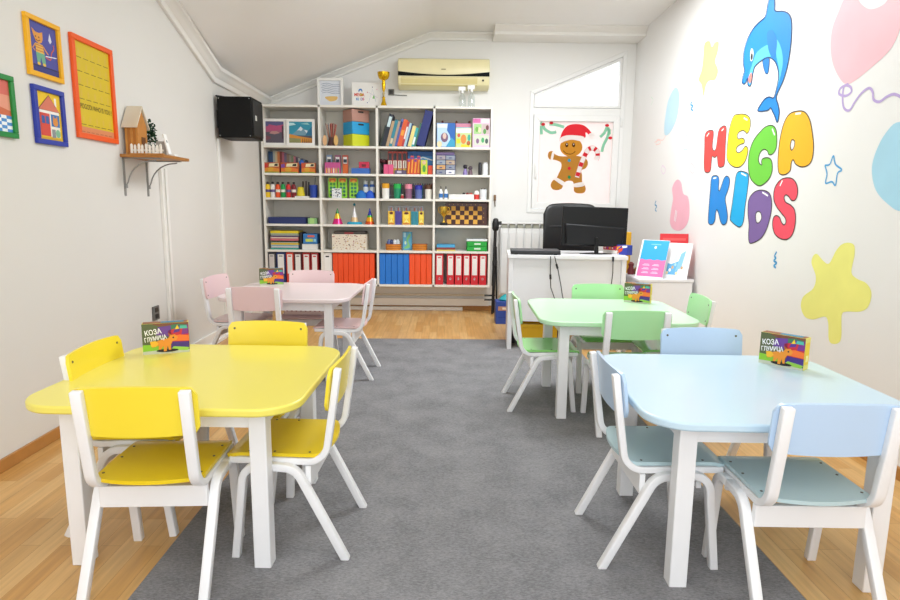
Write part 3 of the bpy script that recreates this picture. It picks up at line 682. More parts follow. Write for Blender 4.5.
def game_box(label,origin,ang,w,h,d):
    """origin = front lower corner at the title side; ang = direction of the front edge"""
    t=thing('game_box',label,'board game',origin,ang,'board game boxes, one on each table')
    MB().box(0,0,0,w,d,h,mat('#efe36a',rough=.4)).build('carton',t,bevel=.001)
    mb=MB(basis((0,-.0002,0),(1,0,0),(0,0,1))); game_art(mb,w,h); tag(mb.build('cover_print',t),'bright cover with the game title in white capitals')
    mb=MB(basis((w+.0002,0,0),(0,1,0),(0,0,1))); mb.poly(rc(.004,.02,d-.004,h*.85),'#f2cf28',1); mb.poly(rc(.012,.03,d-.012,h*.45),'#fdf3a0',2); mb.build('end_print',t)
    mb=MB(basis((0,0,h+.0002),(1,0,0),(0,1,0))); mb.poly(rc(.003,.003,w-.003,d-.003),'#9a6236',1); mb.poly(rc(w*.4,.006,w*.9,d-.01),'#3f8fb0',2); mb.build('lid_print',t)
game_box('goat board game box standing on the yellow table',(-1.147,2.247,.5401),math.atan2(.061,.150),.163,.118,.045)
game_box('goat board game box standing on the pale blue table',(1.192,2.215,.5401),math.atan2(-.118,.096),.155,.118,.045)
game_box('goat board game box standing on the pale green table',(1.095,3.64,.5401),math.atan2(-.082,.131),.155,.118,.045)
game_box('goat board game box standing on the pale pink table',(-1.305,4.225,.5401),math.atan2(.044,.167),.163,.118,.045)
t=thing('gift_box','low open carton with a green and white pattern on the far pink chair','box',(-.985,4.170,.3485))
mb=MB(); mb.box(-.13,-.03,0,.13,.07,.055,'#f0d9d4'); 
for k in range(8): mb.poly(ell(-.11+.032*k,.03,.007,.007,10),'#b65a5c',1,M=basis((0,-.0302,0),(1,0,0),(0,0,1)))
mb.build('carton',t,bevel=.002)
MB().box(-.125,-.022,.055,-.06,.05,.095,'#4d8f34').build('packet',t,bevel=.004)
MB().box(-.05,-.022,.055,.03,.05,.10,'#86bd38').build('packet',t,bevel=.004)
MB().box(.04,-.022,.055,.12,.05,.09,'#8f8a86').build('packet',t,bevel=.004)
LAMP_A,LAMP_B,LAMP_C,SKY,EXPO=12,56,20,1.35,0.44
# ------------------------------------------------------------------ bookcase
BX0,BX1,BYF,BYB=-1.812,.455,6.08,6.378
BZ0,BZ1=.286,2.058
ROWZ=[1.662,1.396,1.157,.898,.640]            # middle of the five inner boards
BT=.022
BW=mat('#ece9e0',rough=.45,var=.02)
t=thing('bookcase','tall white wall-hung bookcase with four columns of open shelves','bookcase',(BX0,BYF,BZ0))
o=t.location
def bpart(n,*a):
    mb=MB(Matrix.Translation(-o)); mb.box(*a,BW); return mb.build(n,t,bevel=.0015)
CW=(BX1-BX0-BT)/4
for i in range(5):
    x=BX0+CW*i; bpart('side_panel' if i in (0,4) else 'divider',x,BYF,BZ0,x+BT,BYB-.008,BZ1)
bpart('top_board',BX0+BT,BYF,BZ1-BT,BX1-BT,BYB-.008,BZ1); bpart('bottom_board',BX0+BT,BYF,BZ0,BX1-BT,BYB-.008,BZ0+BT)
for z in ROWZ:
    for i in range(4): bpart('shelf',BX0+CW*i+BT,BYF+.001,z-BT/2,BX0+CW*(i+1),BYB-.008,z+BT/2)
mb=MB(Matrix.Translation(-o)); mb.box(BX0+.002,BYB-.008,BZ0+.002,BX1-.002,BYB,BZ1-.002,mat('#d9d5ca',rough=.55)); mb.build('back_panel',t)
SHZ=[z+BT/2 for z in ROWZ]+[BZ0+BT]         # floors of the six rows
def X(u): return BX0+(u-263.9)*.00991
def colx(c): return (BX0+CW*c+BT, BX0+CW*(c+1))
PXH=.0098
def carton(name,label,cat,u0,u1,row,top,bot,h,y=6.095,d=.16,group=None,art=None,z=None,bevel=.002,**k):
    """a box on a shelf: width from u0..u1, height from its rows, art drawn on the front"""
    x0,x1=X(u0),X(u1); z0=SHZ[row] if z is None else z; hh=(bot-top)*PXH
    t=thing(name,label,cat,((x0+x1)/2,y,z0+.0003),0,group)
    w=x1-x0
    MB().box(-w/2,0,0,w/2,min(d,6.368-y),hh,mat(h,**({'rough':.5}|k))).build('body',t,bevel=bevel)
    if art:
        mb=MB(basis((-w/2,-.0004,0),(1,0,0),(0,0,1))); art(mb,w,hh); mb.build('front_print',t)
    return t
def blocks(bg,L,seed=None):
    def d(mb,w,h):
        if bg: mb.poly([(a*w,b*h) for a,b in rc(.01,.01,.99,.99)],bg,1)
        for k,(c,pts) in enumerate(L): mb.poly([(a*w,b*h) for a,b in pts],c,2+k)
    return d
def sc(cx,cy,rx,ry,n=12): return ell(cx,cy,rx,ry,n)

# row 1, first column: two framed landscape photographs
def photo(label,u0,u1,top,y,art):
    x0,x1=X(u0),X(u1); h=(145.6-top)*PXH; w=x1-x0; f=.026
    t=thing('photo_frame',label,'picture',((x0+x1)/2,y,SHZ[0]+.0003),0,'framed landscapes on the top shelf')
    R=Matrix.Rotation(-.06,4,'X')
    mb=MB(R)
    for a in ((-w/2,0,w/2,f),(-w/2,h-f,w/2,h),(-w/2,f,-w/2+f,h-f),(w/2-f,f,w/2,h-f)): mb.box(a[0],0,a[1],a[2],.018,a[3],'#f0eeea')
    mb.build('frame',t,bevel=.002)
    mb=MB(R@basis((-w/2+f,.006,f),(1,0,0),(0,0,1))); mb.box(0,0,-.01,w-2*f,h-2*f,0,'#50505a'); art(mb,w-2*f,h-2*f); mb.build('print',t)
    mb=MB(); mb.prism([(.018,.0),(.075,.0),(.03,h*.7)],-.02,.02,'#4a4036',axis='x'); mb.build('easel_back',t,fix=True)
def sunset(mb,w,h):
    q=lambda L:[(a*w,b*h) for a,b in L]
    mb.poly(q(rc(0,.75,1,1)),'#5a5a86',1); mb.poly(q(rc(0,.5,1,.78)),'#a35a78',2); mb.poly(q([(0,.62),(.5,.55),(1,.66),(1,.86),(.6,.8),(.2,.86)]),'#b7507a',3)
    mb.poly(q(rc(0,.0,1,.48)),'#5a5360',2); mb.poly(q([(.2,.44),(.5,.40),(.8,.46),(.6,.55),(.35,.55)]),'#b98a86',4); mb.poly(q([(0,.1),(.3,.2),(.25,.3),(0,.34)]),'#7c4a56',4); mb.poly(q(rc(.9,.2,1,.8)),'#4a3340',5)
def mountain(mb,w,h):
    q=lambda L:[(a*w,b*h) for a,b in L]
    mb.poly(q(rc(0,.35,1,1)),'#2f8fa8',1); mb.poly(q([(0,.8),(.3,.86),(.2,.94),(0,.95)]),'#bfe0e2',2); mb.poly(q([(.5,.9),(.9,.85),(.8,.96)]),'#8fc4c4',2)
    mb.poly(q([(.1,.36),(.35,.6),(.5,.78),(.66,.64),(.8,.6),(1,.36)]),'#6f96a8',3); mb.poly(q([(.35,.58),(.5,.78),(.6,.66),(.52,.56),(.44,.6)]),'#d7e3e8',4); mb.poly(q([(.66,.62),(.8,.58),(.76,.46)]),'#d3dde4',4); mb.poly(q([(.7,.36),(1,.36),(1,.8),(.85,.6)]),'#256a8e',4)
    mb.poly(q([(0,0),(1,0),(1,.22),(.5,.30),(0,.42)]),'#cf8a34',5); mb.poly(q([(0,0),(.5,0),(.5,.2),(0,.24)]),'#8a8a58',6)
    for k in range(5): mb.poly(q([(.56+.09*k,0),(.62+.09*k,0),(.59+.09*k,.26)]),'#6d4a22',7)
photo('white-framed print of a purple and pink sunset beside the loudspeaker',264.8,288,119.3,6.12,sunset)
photo('white-framed print of a snowy mountain over orange grass',288.6,316.6,119.6,6.10,mountain)

# row 1, second column
t=thing('brush_bundle','bundle of red and dark craft sticks pinched at the middle on the top shelf','craft sticks',(X(331.5),6.2,SHZ[0]+.0003))
MB().lathe([(.045,0),(.047,.01),(.032,.06),(.03,.09)],'#5a3a34').build('holder',t,smooth=True)
for i in range(22):
    a=2*PI*i/22; r=.006+.02*(i%3)/2
    MB().tube([(r*math.cos(a)*.8,r*math.sin(a)*.8,.05),(r*math.cos(a)*2.2,r*math.sin(a)*1.6,.215+.01*(i%2))],.0032,['#b5413c','#8d3a36','#c86a50','#3b4660','#a8683c'][i%5],6).build('stick',t)
for s_,c in ((-1,'#d9ab7c'),(1,'#dcb06a')):
    mb=MB(); mb.prism([(a,b) for a,b in ell(s_*.055,.055,.022,.052,16)],-.07,-.064,c,axis='y'); mb.build('paddle',t,fix=True)
for k,(c,lb,zz) in enumerate((('#d2d81e','lime yellow storage box at the bottom of the stack of three','0'),('#1f9fd8','bright blue storage box in the middle of the stack of three','1'),('#b98a7c','dusty pink storage box on top of the stack of three','2'))):
    t=thing('storage_box',lb,'box',(X(357)-.01,6.222,SHZ[0]+.0003+k*.1185),D(40),'storage boxes stacked on the top shelf')
    MB().box(-.10,-.088,0,.10,.088,.118,mat(c,rough=.4)).build('body',t,bevel=.006)
    if k: MB().prism(rrect(-.032,.085,.032,.102,.008),-.0895,-.0885,'#1a1a1a',axis='y').build('handle_slot',t,fix=True)

# row 1, third column: leaning books
LEAN=15
def lean_book(name,label,cat,xb,th,h,d,c,k,group,page='#e9e2d0',stripe=None):
    """book leaning to the divider: its lower corner stands at xb"""
    a=D(LEAN); o=thing(name,label,cat,(xb,6.10,SHZ[0]+.0004),0,group)
    R=Matrix.Rotation(a,4,'Y')
    mb=MB(R@Matrix.Translation((-th,0,0))); mb.box(0,0,0,th,d,h,mat(c,rough=.45)); mb.build('cover',o,bevel=.001)
    mb=MB(R@Matrix.Translation((-th,0,0))); mb.box(th*.18,.002,h+.0002,th*.82,d-.004,h+.0008,page); mb.build('pages',o)
    if stripe:
        mb=MB(R@basis((-th,-.0004,0),(1,0,0),(0,0,1))); mb.poly(rc(th*.15,h*stripe[1],th*.85,h*stripe[2]),stripe[0],1); mb.build('spine_label',o)
BK=[('dark green',.013,.19,'#26332c',None),('black',.036,.285,'#1c2330',('#c9dfe4',.6,.92)),('tan',.024,.225,'#b89a78',None),('teal',.027,.235,'#2f8496',('#d8c8a8',.1,.3)),('beige',.020,.222,'#b49a86',None),('violet blue',.020,.245,'#4a5fa0',('#2b2f60',.7,.9)),('orange red',.036,.238,'#dd5b2c',('#f0a23a',.4,.6)),('crimson',.018,.22,'#b9383a',('#f3ebe2',.3,.8)),('pale blue',.019,.208,'#a9cde0',None),('navy',.012,.205,'#243a66',None),('pale yellow',.030,.182,'#ead98a',None),('turquoise',.022,.168,'#38a9b0',('#e8f4f2',.1,.5)),('moss green',.014,.21,'#3e6e58',None)]
xb=colx(2)[0]+.011; ca=math.cos(D(LEAN))
for k,(nm,th,h,c,stp) in enumerate(BK):
    th*=1.17; h*=1.10; xb+=th/ca*.985+.0006
    lean_book('book',f'{nm} leaning book in the row on the top shelf under the gold trophy','book',xb,th,h,.19,c,k,'books leaning on the top shelf',stripe=stp)
xb+=.080/ca+.001
lean_book('ring_binder','large navy ring binder leaning at the end of the top shelf books','binder',xb,.080,.345,.25,'#16256e',20,None)

# row 1, fourth column
def art_blue(mb,w,h):
    q=lambda L:[(a*w,b*h) for a,b in L]
    mb.poly(q(rc(.02,.02,.98,.98)),'#bcd9ef',1); mb.poly(q([(.6,.98),(.98,.98),(.98,.1),(.8,.1),(.7,.5),(.55,.7)]),'#2466b8',2); mb.poly(q(sc(.42,.40,.2,.2)),'#7a5a78',3); mb.poly(q(sc(.42,.46,.10,.13)),'#e0c4b8',4); mb.poly(q(rc(.02,.8,.55,.95)),'#e6f0f6',3); mb.poly(q(sc(.15,.12,.14,.13)),'#e9dcb0',3); mb.poly(q([(.5,.02),(.98,.02),(.98,.25),(.8,.4)]),'#35a0c8',3)
carton('puzzle_box','pale blue puzzle box with a doll picture on the top shelf','puzzle',437.3,455.6,0,122.5,146,'#3573bd',art=art_blue,d=.07)
def art_zoo(mb,w,h):
    q=lambda L:[(a*w,b*h) for a,b in L]
    mb.poly(q(rc(.02,.75,.98,.98)),'#dfe9ee',1); mb.poly(q(rc(.02,.02,.98,.75)),'#c9dc9a',1); mb.poly(q(sc(.5,.42,.18,.25)),'#e08a3c',2); mb.poly(q(sc(.2,.62,.1,.1)),'#d4574a',2); mb.poly(q(rc(.05,.2,.3,.45)),'#d6dc26',2); mb.poly(q(sc(.85,.5,.1,.18)),'#3aa88c',2); mb.poly(q(rc(.35,.02,.9,.15)),'#e6d62c',3); mb.poly(q(sc(.82,.22,.12,.12)),'#b8653a',3)
carton('puzzle_box','small puzzle box with animals on a green field in front of a flat box','puzzle',456,471.6,0,127.3,146,'#e9d84a',art=art_zoo,d=.06)
carton('game_carton','pink and blue striped flat box behind the animal puzzle','box',456.2,471.8,0,121.8,146,'#4aa0c8',y=6.17,d=.05,art=blocks('#7cb6d6',[('#d98aa8',rc(.01,.84,.99,.99)),('#8fd6ea',rc(.01,.72,.99,.84)),('#3a6fae',rc(.01,.62,.99,.72))]))
def art_pink(mb,w,h):
    q=lambda L:[(a*w,b*h) for a,b in L]
    mb.poly(q(rc(.01,.01,.99,.99)),'#dfc4d6',1); mb.poly(q(rc(.02,.84,.45,.98)),'#d66aa8',2); mb.poly(q(rc(.5,.84,.98,.98)),'#e8dce0',2); mb.poly(q(rc(.08,.46,.52,.80)),'#a6cf8c',2); mb.poly(q(rc(.55,.46,.95,.80)),'#c9b6b4',2); mb.poly(q(rc(.10,.08,.95,.42)),'#d2d9c6',2)
    for cx,cy,c in ((.25,.62,'#6fae4a'),(.4,.6,'#e4e0b4'),(.7,.55,'#5a9a48'),(.85,.68,'#6a3038'),(.6,.25,'#4aa86a'),(.3,.22,'#8c6a8c'),(.82,.22,'#4a5a58')): mb.poly(q(sc(cx,cy,.09,.09)),c,3)
carton('puzzle_box','tall pink puzzle box with four animal pictures at the end of the top shelf','puzzle',472.6,489.8,0,117.6,146,'#d9bcd2',art=art_pink,d=.07)
t=thing('wooden_rack','reddish brown wooden rack behind the puzzle boxes on the top shelf','rack',(X(455),6.27,SHZ[0]+.0003))
MB().box(-.17,0,0,.17,.05,.255,mat('#8a4a30',var=.2)).build('body',t,bevel=.003)
for a in (-.12,.02,.15): MB().lathe([(.010,0),(.012,.012),(.006,.022)],'#6d2f1e',10,c=(a,.025,.255)).build('knob',t,smooth=True)

# row 2, first column: thin books behind, three game cartons in front
cs=['#2c4a6e','#274a72','#9aa2a0','#c4b088','#c97a4a','#7a3a34','#a85a6a','#6a5a72','#7d6a5c','#8a8478','#6a7a5a','#b06a72','#4a3f4e','#9a9c96','#3c4450','#5c6a86']
cn=['deep blue','slate blue','grey','buff','orange brown','maroon','rose','plum','brown','stone','olive','dusty pink','aubergine','silver','charcoal','steel blue']
x=colx(0)[0]+.012
for k,(c,nm) in enumerate(zip(cs,cn)):
    th=[.026,.018,.022,.02,.024,.022,.02,.024][k%8]; h=.215-(.0 if k<6 else (k-5)*.0075)
    b=MB(); b.box(x,6.20,SHZ[1]+.0003,x+th,6.34,SHZ[1]+h,mat(c)); b.box(x+.003,6.202,SHZ[1]+h,x+th-.003,6.335,SHZ[1]+h+.0008,'#d9d2c0')
    tag(b.build('book',bevel=.001),f'thin {nm} book standing behind the three bright cartons','book','thin books on the second shelf'); x+=th+.0008
def art_goat(c1,c2):
    return blocks('#b9532a',[(c1,[(.02,.02),(.98,.02),(.98,.4),(.5,.55),(.02,.45)]),('#e8dcae',[(.3,.6),(.95,.62),(.95,.95),(.35,.9)]),('#2a2420',[(.66,.66),(.9,.66),(.9,.9),(.7,.86)]),('#d8a02c',sc(.42,.34,.2,.2)),(c2,[(.02,.5),(.25,.55),(.22,.9),(.02,.8)]),('#8a9c2c',rc(.02,.02,.98,.12))])
for k,(u0,u1,lb,c1,c2) in enumerate(((265.8,280.8,'bright game carton nearest the loudspeaker on the second shelf','#d88a2c','#c9302c'),(282.2,299.6,'bright game carton with a violet top in the middle of the second shelf','#e0782c','#7a4a9a'),(302.6,316.4,'bright game carton next to the small blue toy','#d9802a','#c8502c'))):
    carton('game_carton',lb,'board game',u0,u1,1,162.3,172.6,'#c96a30',art=art_goat(c1,c2),d=.045,y=6.10)
t=thing('toy_figure','small blue toy on top of the books behind the bright cartons','toy',(X(301.2),6.17,SHZ[1]+.0003))
MB().box(-.012,-.012,0,.012,.012,.085,'#3a5f9c').build('base',t,bevel=.003); MB().lathe([(.006,.085),(.022,.09),(.024,.115),(.012,.13),(.004,.135)],'#2f66c2',12).build('body',t,smooth=True)

# row 2, second column: marker packs, candles, tins
for k,(u,c) in enumerate(((326.6,'#6a7f9a'),(335,'#8a4f6a'),(342.6,'#b0503a'))):
    carton('marker_pack',['tall marker pack with a grey blue top','tall marker pack with a plum red top','tall marker pack with an orange body'][k],'markers',u,u+5.6,1,153.9,172.6,c,y=6.16,d=.03,group='marker packs on the second shelf',art=blocks(c,[('#d8d6d0',rc(.15,.55,.85,.9)),('#1f2a3a',rc(.2,.6,.8,.78)),('#c84a6a' if k<2 else '#d8682a',rc(.05,.02,.95,.5))]))
def candles(mb,w,h):
    q=lambda L:[(a*w,b*h) for a,b in L]
    mb.poly(q(rc(.01,.01,.99,.99)),'#c0508c',1)
    for i in range(6): mb.poly(q([(.08+.15*i,.05),(.16+.15*i,.05),(.16+.15*i,.42),(.12+.15*i,.55),(.08+.15*i,.42)]),['#e8b43a','#f0dca0','#e09030','#f4e4b8','#d8a838','#78b04a'][i],2)
carton('candle_pack','magenta pack of orange candles in front of the marker packs','candles',325.8,341.4,1,161.6,172.6,'#b0487e',art=candles,d=.03,y=6.105)
b=carton('pencil_tin','flat blue tin under a small red box on the second shelf','tin',352.4,370.4,1,167,172.6,'#3568b8',d=.10)
carton('small_box','small crimson box lying on the flat blue tin','box',360,370,1,160.4,166.6,'#c22a4a',d=.06,z=SHZ[1]+.0556,art=blocks(None,[('#701828',rc(.3,.2,.7,.6))]))

# row 2, third column: upright marker sets and cards
for k in range(4):
    u=388.2+k*4.9
    carton('marker_pack',['first','second','third','fourth'][k]+' red, black and white marker pack from the dark toy','markers',u,u+4.5,1,149.6,172.6,'#b03a3a',y=6.17,d=.025,group='upright marker packs in the third column',art=blocks('#b8423a',[('#22242c',rc(.1,.62,.9,.92)),('#dcd8c8',rc(.1,.28,.9,.6)),('#c9a43a',rc(.1,.05,.9,.26)),('#6a3a34',rc(.4,.3,.6,.58))]))
for k in range(4):
    u=407.9+k*3.3
    carton('crayon_pack',['first','second','third','fourth'][k]+' orange and red crayon pack before the blue wave booklet','crayons',u,u+3.1,1,157-k%2*3,172.6,'#d8622c',y=6.14,d=.025,group='orange crayon packs in the third column',art=blocks('#d8542c',[('#eaa038',[(.1,.1),(.5,.1),(.9,.8),(.5,.8)]),('#7a3a8a',rc(.1,.82,.9,.95))]))
carton('booklet','blue picture booklet with a white wave behind the crayon packs','booklet',408,433.6,1,149,172.6,'#2f7cc0',y=6.21,d=.015,art=blocks('#3a8cd0',[('#1f5fa8',rc(.01,.8,.99,.99)),('#dcecf4',[(.25,.6),(.6,.72),(.98,.6),(.98,.66),(.6,.78),(.25,.68)]),('#c83a3a',rc(.05,.1,.4,.45))]))
carton('eraser_box','pink carton at the front of the marker packs','box',384.6,394.2,1,163,172.6,'#d84a7c',d=.03,y=6.10,art=blocks('#dd5584',[('#b83464',rc(.45,.05,.52,.95))]))
carton('chalk_box','small black and mauve box between the pink and yellow packs','box',395.4,407,1,168.6,172.6,'#4a4256',d=.03,y=6.10,art=blocks('#5a4a66',[('#c2b8cc',rc(.2,.3,.6,.8))]))
carton('glue_pack','lime green pack with a yellow top at the front of the crayon packs','glue',421.6,428.2,1,158.2,172.6,'#b9c832',d=.03,y=6.10,art=blocks('#c8d23a',[('#d8b890',sc(.5,.82,.3,.14)),('#4aa03a',sc(.5,.4,.25,.25))]))
carton('clay_box','small orange red box against the divider on the second shelf','box',428.8,433.4,1,163.6,172.6,'#d84a22',d=.04,y=6.11)
t=thing('toy_figure','dark knobbly toy at the start of the marker packs','toy',(X(384),6.24,SHZ[1]+.0003))
MB().lathe([(.03,0),(.034,.03),(.02,.06),(.028,.09),(.03,.12),(.014,.15)],'#2a1c1e',12).build('body',t,smooth=True)
for a in (0,1.6,3.3,4.7): MB().lathe([(.004,-.02),(.018,-.012),(.02,0),(.018,.012),(.004,.02)],'#5a2228',10,c=(.034*math.cos(a),.034*math.sin(a),.13+.02*math.sin(2*a))).build('knob',t,smooth=True)

# row 2, fourth column
t=thing('drawer_organizer','navy desktop organiser with eight small grey drawers','organiser',(X(446.4),6.11,SHZ[1]+.0003))
w=.192;h=.192
MB().box(-w/2,.012,0,w/2,.15,h,'#27356e').build('cabinet',t,bevel=.003)
for i in range(2):
    for j in range(4):
        x0=-w/2+.006+i*(w/2-.003); z0=.006+j*.0465
        d=MB().box(x0,.0,z0,x0+w/2-.009,.0118,z0+.041,['#8b8f9c','#d0a06a','#9aa4b0','#a39aa0','#e8e6ec','#8d94a4','#b8a490','#8f97a6'][(i*4+j)%8]).build('drawer',t,bevel=.002)
        MB().box(x0+.03,-.006,z0+.014,x0+.055,0,z0+.022,'#3d4a86').build('knob',d)
MB().box(-w/2,.012,h,w/2-.01,.13,h+.028,'#6d5a86').build('lid',t,bevel=.004)
for k,(u,hh,c) in enumerate(((466.2,.105,'#2a2630'),(471.4,.09,'#54464e'))):
    t=thing('toy_figure',['dark toy figure in a lilac dress on the second shelf','brown toy figure leaning by the lilac doll'][k],'toy',(X(u),6.17,SHZ[1]+.0003))
    MB().lathe([(.024,0),(.022,.03),(.012,.06),(.01,hh*.65)],['#8f7fb8','#6b5560'][k],12).build('body',t,smooth=True); MB().lathe([(.008,hh*.6),(.02,hh*.68),(.022,hh*.84),(.014,hh*.97),(.003,hh)],c,12).build('head',t,smooth=True)
for u,c,nm in ((480.7,'#1f1f22','black'),(486,'#e9ebec','white')):
    t=thing('glue_bottle',f'{nm} round tube at the end of the second shelf','bottle',(X(u)+.003,6.15,SHZ[1]+.0003))
    r=.018 if nm=='black' else .029
    MB().lathe([(r,0),(r,.105),(r*.8,.112)],c).build('body',t,smooth=True); MB().lathe([(r*.82,.112),(r*.82,.125)],'#d8dadb' if nm=='white' else '#33343a').build('cap',t,smooth=True)

# row 3, first column: paint bottles
for u,c,nm in ((267.9,'#f0c81c','yellow'),(272.8,'#eceae4','white'),(278,'#e8541f','orange'),(283.2,'#12984a','green'),(288.6,'#d42c2a','red'),(293.8,'#7c1a24','dark red')):
    t=thing('paint_bottle',f'{nm} poster paint bottle in the row on the third shelf','paint bottle',(X(u),6.125,SHZ[2]+.0003),0,'poster paint bottles')
    MB().lathe([(.021,0),(.023,.004),(.023,.108),(.017,.126),(.012,.13)],c).build('body',t,smooth=True)
    MB().lathe([(.0125,.13),(.0125,.15),(.006,.153)],'#2a2224').build('cap',t,smooth=True)
    MB().lathe([(.0235,.052),(.0235,.078)],'#5d4f86' if nm in('yellow','white','red') else '#e6e2d6').build('label_band',t,smooth=True)
t=thing('tray','shallow white tray holding a yellow sponge on the third shelf','tray',(X(302),6.12,SHZ[2]+.0003))
MB().box(-.07,-.015,0,.07,.10,.016,'#e6e4de').build('base',t,bevel=.003)
t=thing('sponge','yellow paint sponge shaped like a cone lying on the white tray','sponge',(X(300.4),6.14,SHZ[2]+.0168))
MB().lathe([(.040,0),(.041,.02),(.034,.045),(.03,.082),(.018,.09)],mat('#dcc822',bump=.4,scale=60)).build('body',t,smooth=True)
for k,(u,hh) in enumerate(((300,.165),(303.2,.17),(306,.16))):
    tag(MB().tube([(X(u),6.25,SHZ[2]+.0003),(X(u)+.004,6.25,SHZ[2]+hh)],.007,['#3b3230','#5b4a48','#2d2c34'][k]).build('felt_pen',smooth=True),['first','second','third'][k]+' dark felt pen standing behind the yellow sponge','pen','dark pens on the third shelf')
t=thing('brush_cup','blue cup with a brush at the end of the paint bottles','cup',(X(313.4),6.14,SHZ[2]+.0003))
MB().lathe([(.036,0),(.042,.125),(.039,.125),(.033,.01)],'#1c3f9e').build('cup',t,smooth=True); MB().tube([(.0,.0,.012),(.022,.0,.20)],.004,'#5b5a56').build('brush',t,smooth=True)

# row 3, second column
for k,u in enumerate((332,342,353.2)):
    t=thing('clay_pack',['first','second','third'][k]+' bright green pack with dark clay rounds on the third shelf','modelling clay',(X(u),6.18,SHZ[2]+.0003),0,'green clay packs')
    MB().prism(rrect(-.045,0,.045,.202,.02),0,.02,mat('#8fce2c',rough=.3),axis='y').build('pack',t,fix=True,bevel=.002)
    mb=MB(basis((0,-.0004,0),(1,0,0),(0,0,1)))
    for j in range(4):
        for i in (-1,1): mb.poly(ell(i*.016,.03+j*.036,.013,.014,12),['#2a5a3a','#1f6f52','#2c7a6a','#3c8a3a'][j],1)
    mb.poly(rrect(-.034,.16,.034,.195,.01),'#d8692a',1); mb.poly(ell(0,.165,.018,.012),'#e8c23a',2); mb.build('front_print',t)
def spots(mb,w,h):
    random.seed(3)
    for i in range(26): mb.poly([(a+random.uniform(.08,.92)*w,b+random.uniform(.08,.92)*h) for a,b in [(0,0)]][0:1] and ell(random.uniform(.1,.9)*w,random.uniform(.1,.9)*h,.005,.005,8),'#3a3c44' if i%3 else '#7a9ab0',1)
carton('small_box','white box with dark speckles before the green clay packs','box',332.6,341.8,2,189.2,198.8,'#e4e6e8',d=.05,art=spots)
for k,u in enumerate((365.3,371.8)):
    t=thing('glue_bottle',['first','second'][k]+' white and blue bottle with a pale cap from the green packs','bottle',(X(u),6.2,SHZ[2]+.0003),0,'white and blue bottles')
    MB().lathe([(.027,0),(.027,.12),(.02,.14)],'#2c62b4').build('body',t,smooth=True); MB().lathe([(.0275,.06),(.0275,.115)],'#dfe4ea').build('label_band',t,smooth=True); MB().lathe([(.02,.14),(.02,.172),(.012,.178)],'#d3d8dc').build('cap',t,smooth=True)
for k,(u,c) in enumerate(((361.5,'#1a6fc0'),(370.4,'#2257c8'))):
    mb=MB(Matrix.Translation((X(u),6.13,SHZ[2]+.0003)))
    mb.lathe([(.052,0),(.054,.018),(.045,.045),(.028,.068),(.008,.078)],mat(c,rough=.7,bump=.5,scale=30),14,sx=.86 if k else 1,sy=.5)
    tag(mb.build('cloth',smooth=True),['crumpled bright blue cloth in front of the bottles','crumpled royal blue cloth against the divider'][k],'cloth')

# row 3, third column
t=thing('wire_rack','grey wire pen rack behind the coloured tubs on the third shelf','pen rack',(X(407.5),6.22,SHZ[2]+.0003))
for i in range(22): MB().tube([(-.25+i*.0238,0,0),(-.25+i*.0238,0,.155)],.0065,['#8a5a4c','#b04a4a','#3f7a76','#5a5a78','#8a8480'][i%5],6).build('wire',t)
MB().box(-.256,-.010,.118,.256,-.0066,.125,'#8a6a54').build('rail',t); MB().box(-.256,-.010,.03,.256,-.0066,.036,'#8f8f90').build('rail',t)
MB().box(-.25,.008,.0,.25,.012,.14,'#77706e').build('back_sheet',t)
for u,hh,c,c2,nm in ((386,.15,'#eeece6','#e0a01c','white tub with a yellow lid'),(397.8,.148,'#178a62','#1fb04e','dark green tub with a bright green top'),(409,.145,'#8b5f78','#e58ba0','mauve tub with a pink top'),(419.2,.135,'#5b6aa6','#2a32a4','slate blue tub with a navy top'),(429.2,.142,'#eae6da','#5a3a26','cream tub with a brown top')):
    t=thing('pen_tub',f'{nm} on the third shelf','tub',(X(u),6.15,SHZ[2]+.0003),0,'coloured pen tubs')
    MB().lathe([(.034,0),(.037,hh*.68)],c).build('body',t,smooth=True); MB().lathe([(.038,hh*.68),(.038,hh*.98),(.03,hh)],c2).build('lid',t,smooth=True)
t=thing('ink_pot','small red pot between two coloured tubs on the third shelf','pot',(X(403),6.11,SHZ[2]+.0003))
MB().lathe([(.015,0),(.018,.02),(.012,.034)],'#a32a2e').build('body',t,smooth=True); MB().lathe([(.012,.034),(.012,.045)],'#c9b8a8').build('lid',t,smooth=True)

# row 3, fourth column
for k,u in enumerate((441.8,446.9)):
    t=thing('glue_bottle',['white glue bottle with blue print nearest the divider','white glue bottle with blue print beside the white tray'][k],'glue',(X(u),6.13,SHZ[2]+.0003),0,'white glue bottles')
    MB().lathe([(.019,0),(.02,.07),(.012,.09),(.006,.10)],'#f0f1f2').build('body',t,smooth=True); MB().lathe([(.0055,.10),(.004,.125),(.002,.13)],'#1f242c').build('nozzle',t,smooth=True); MB().lathe([(.0203,.015),(.0208,.055)],'#3d76b8').build('label_band',t,smooth=True)
carton('paper_tray','long flat white box with small toys on it','tray',450,475,2,194.8,199.8,'#efeeea',d=.12)
for k,(u,c) in enumerate(((465,'#26242a'),(468.6,'#8a2a2c'),(472.4,'#c9584c'))):
    mb=MB(Matrix.Translation((X(u),6.14,SHZ[2]+.0496))); mb.lathe([(.014,0),(.016,.006),(.010,.014),(.004,.018)],c,12)
    tag(mb.build('counter',smooth=True),['black','dark red','coral'][k]+' game counter lying on the flat white box','game piece')
t=thing('red_mug','red cup with a white dome lid beside the white jar','cup',(X(478),6.15,SHZ[2]+.0003))
MB().lathe([(.025,0),(.027,.05)],'#d63a34').build('body',t,smooth=True); MB().lathe([(.028,.05),(.028,.06),(.02,.082),(.006,.09)],'#f1efeb').build('lid',t,smooth=True)
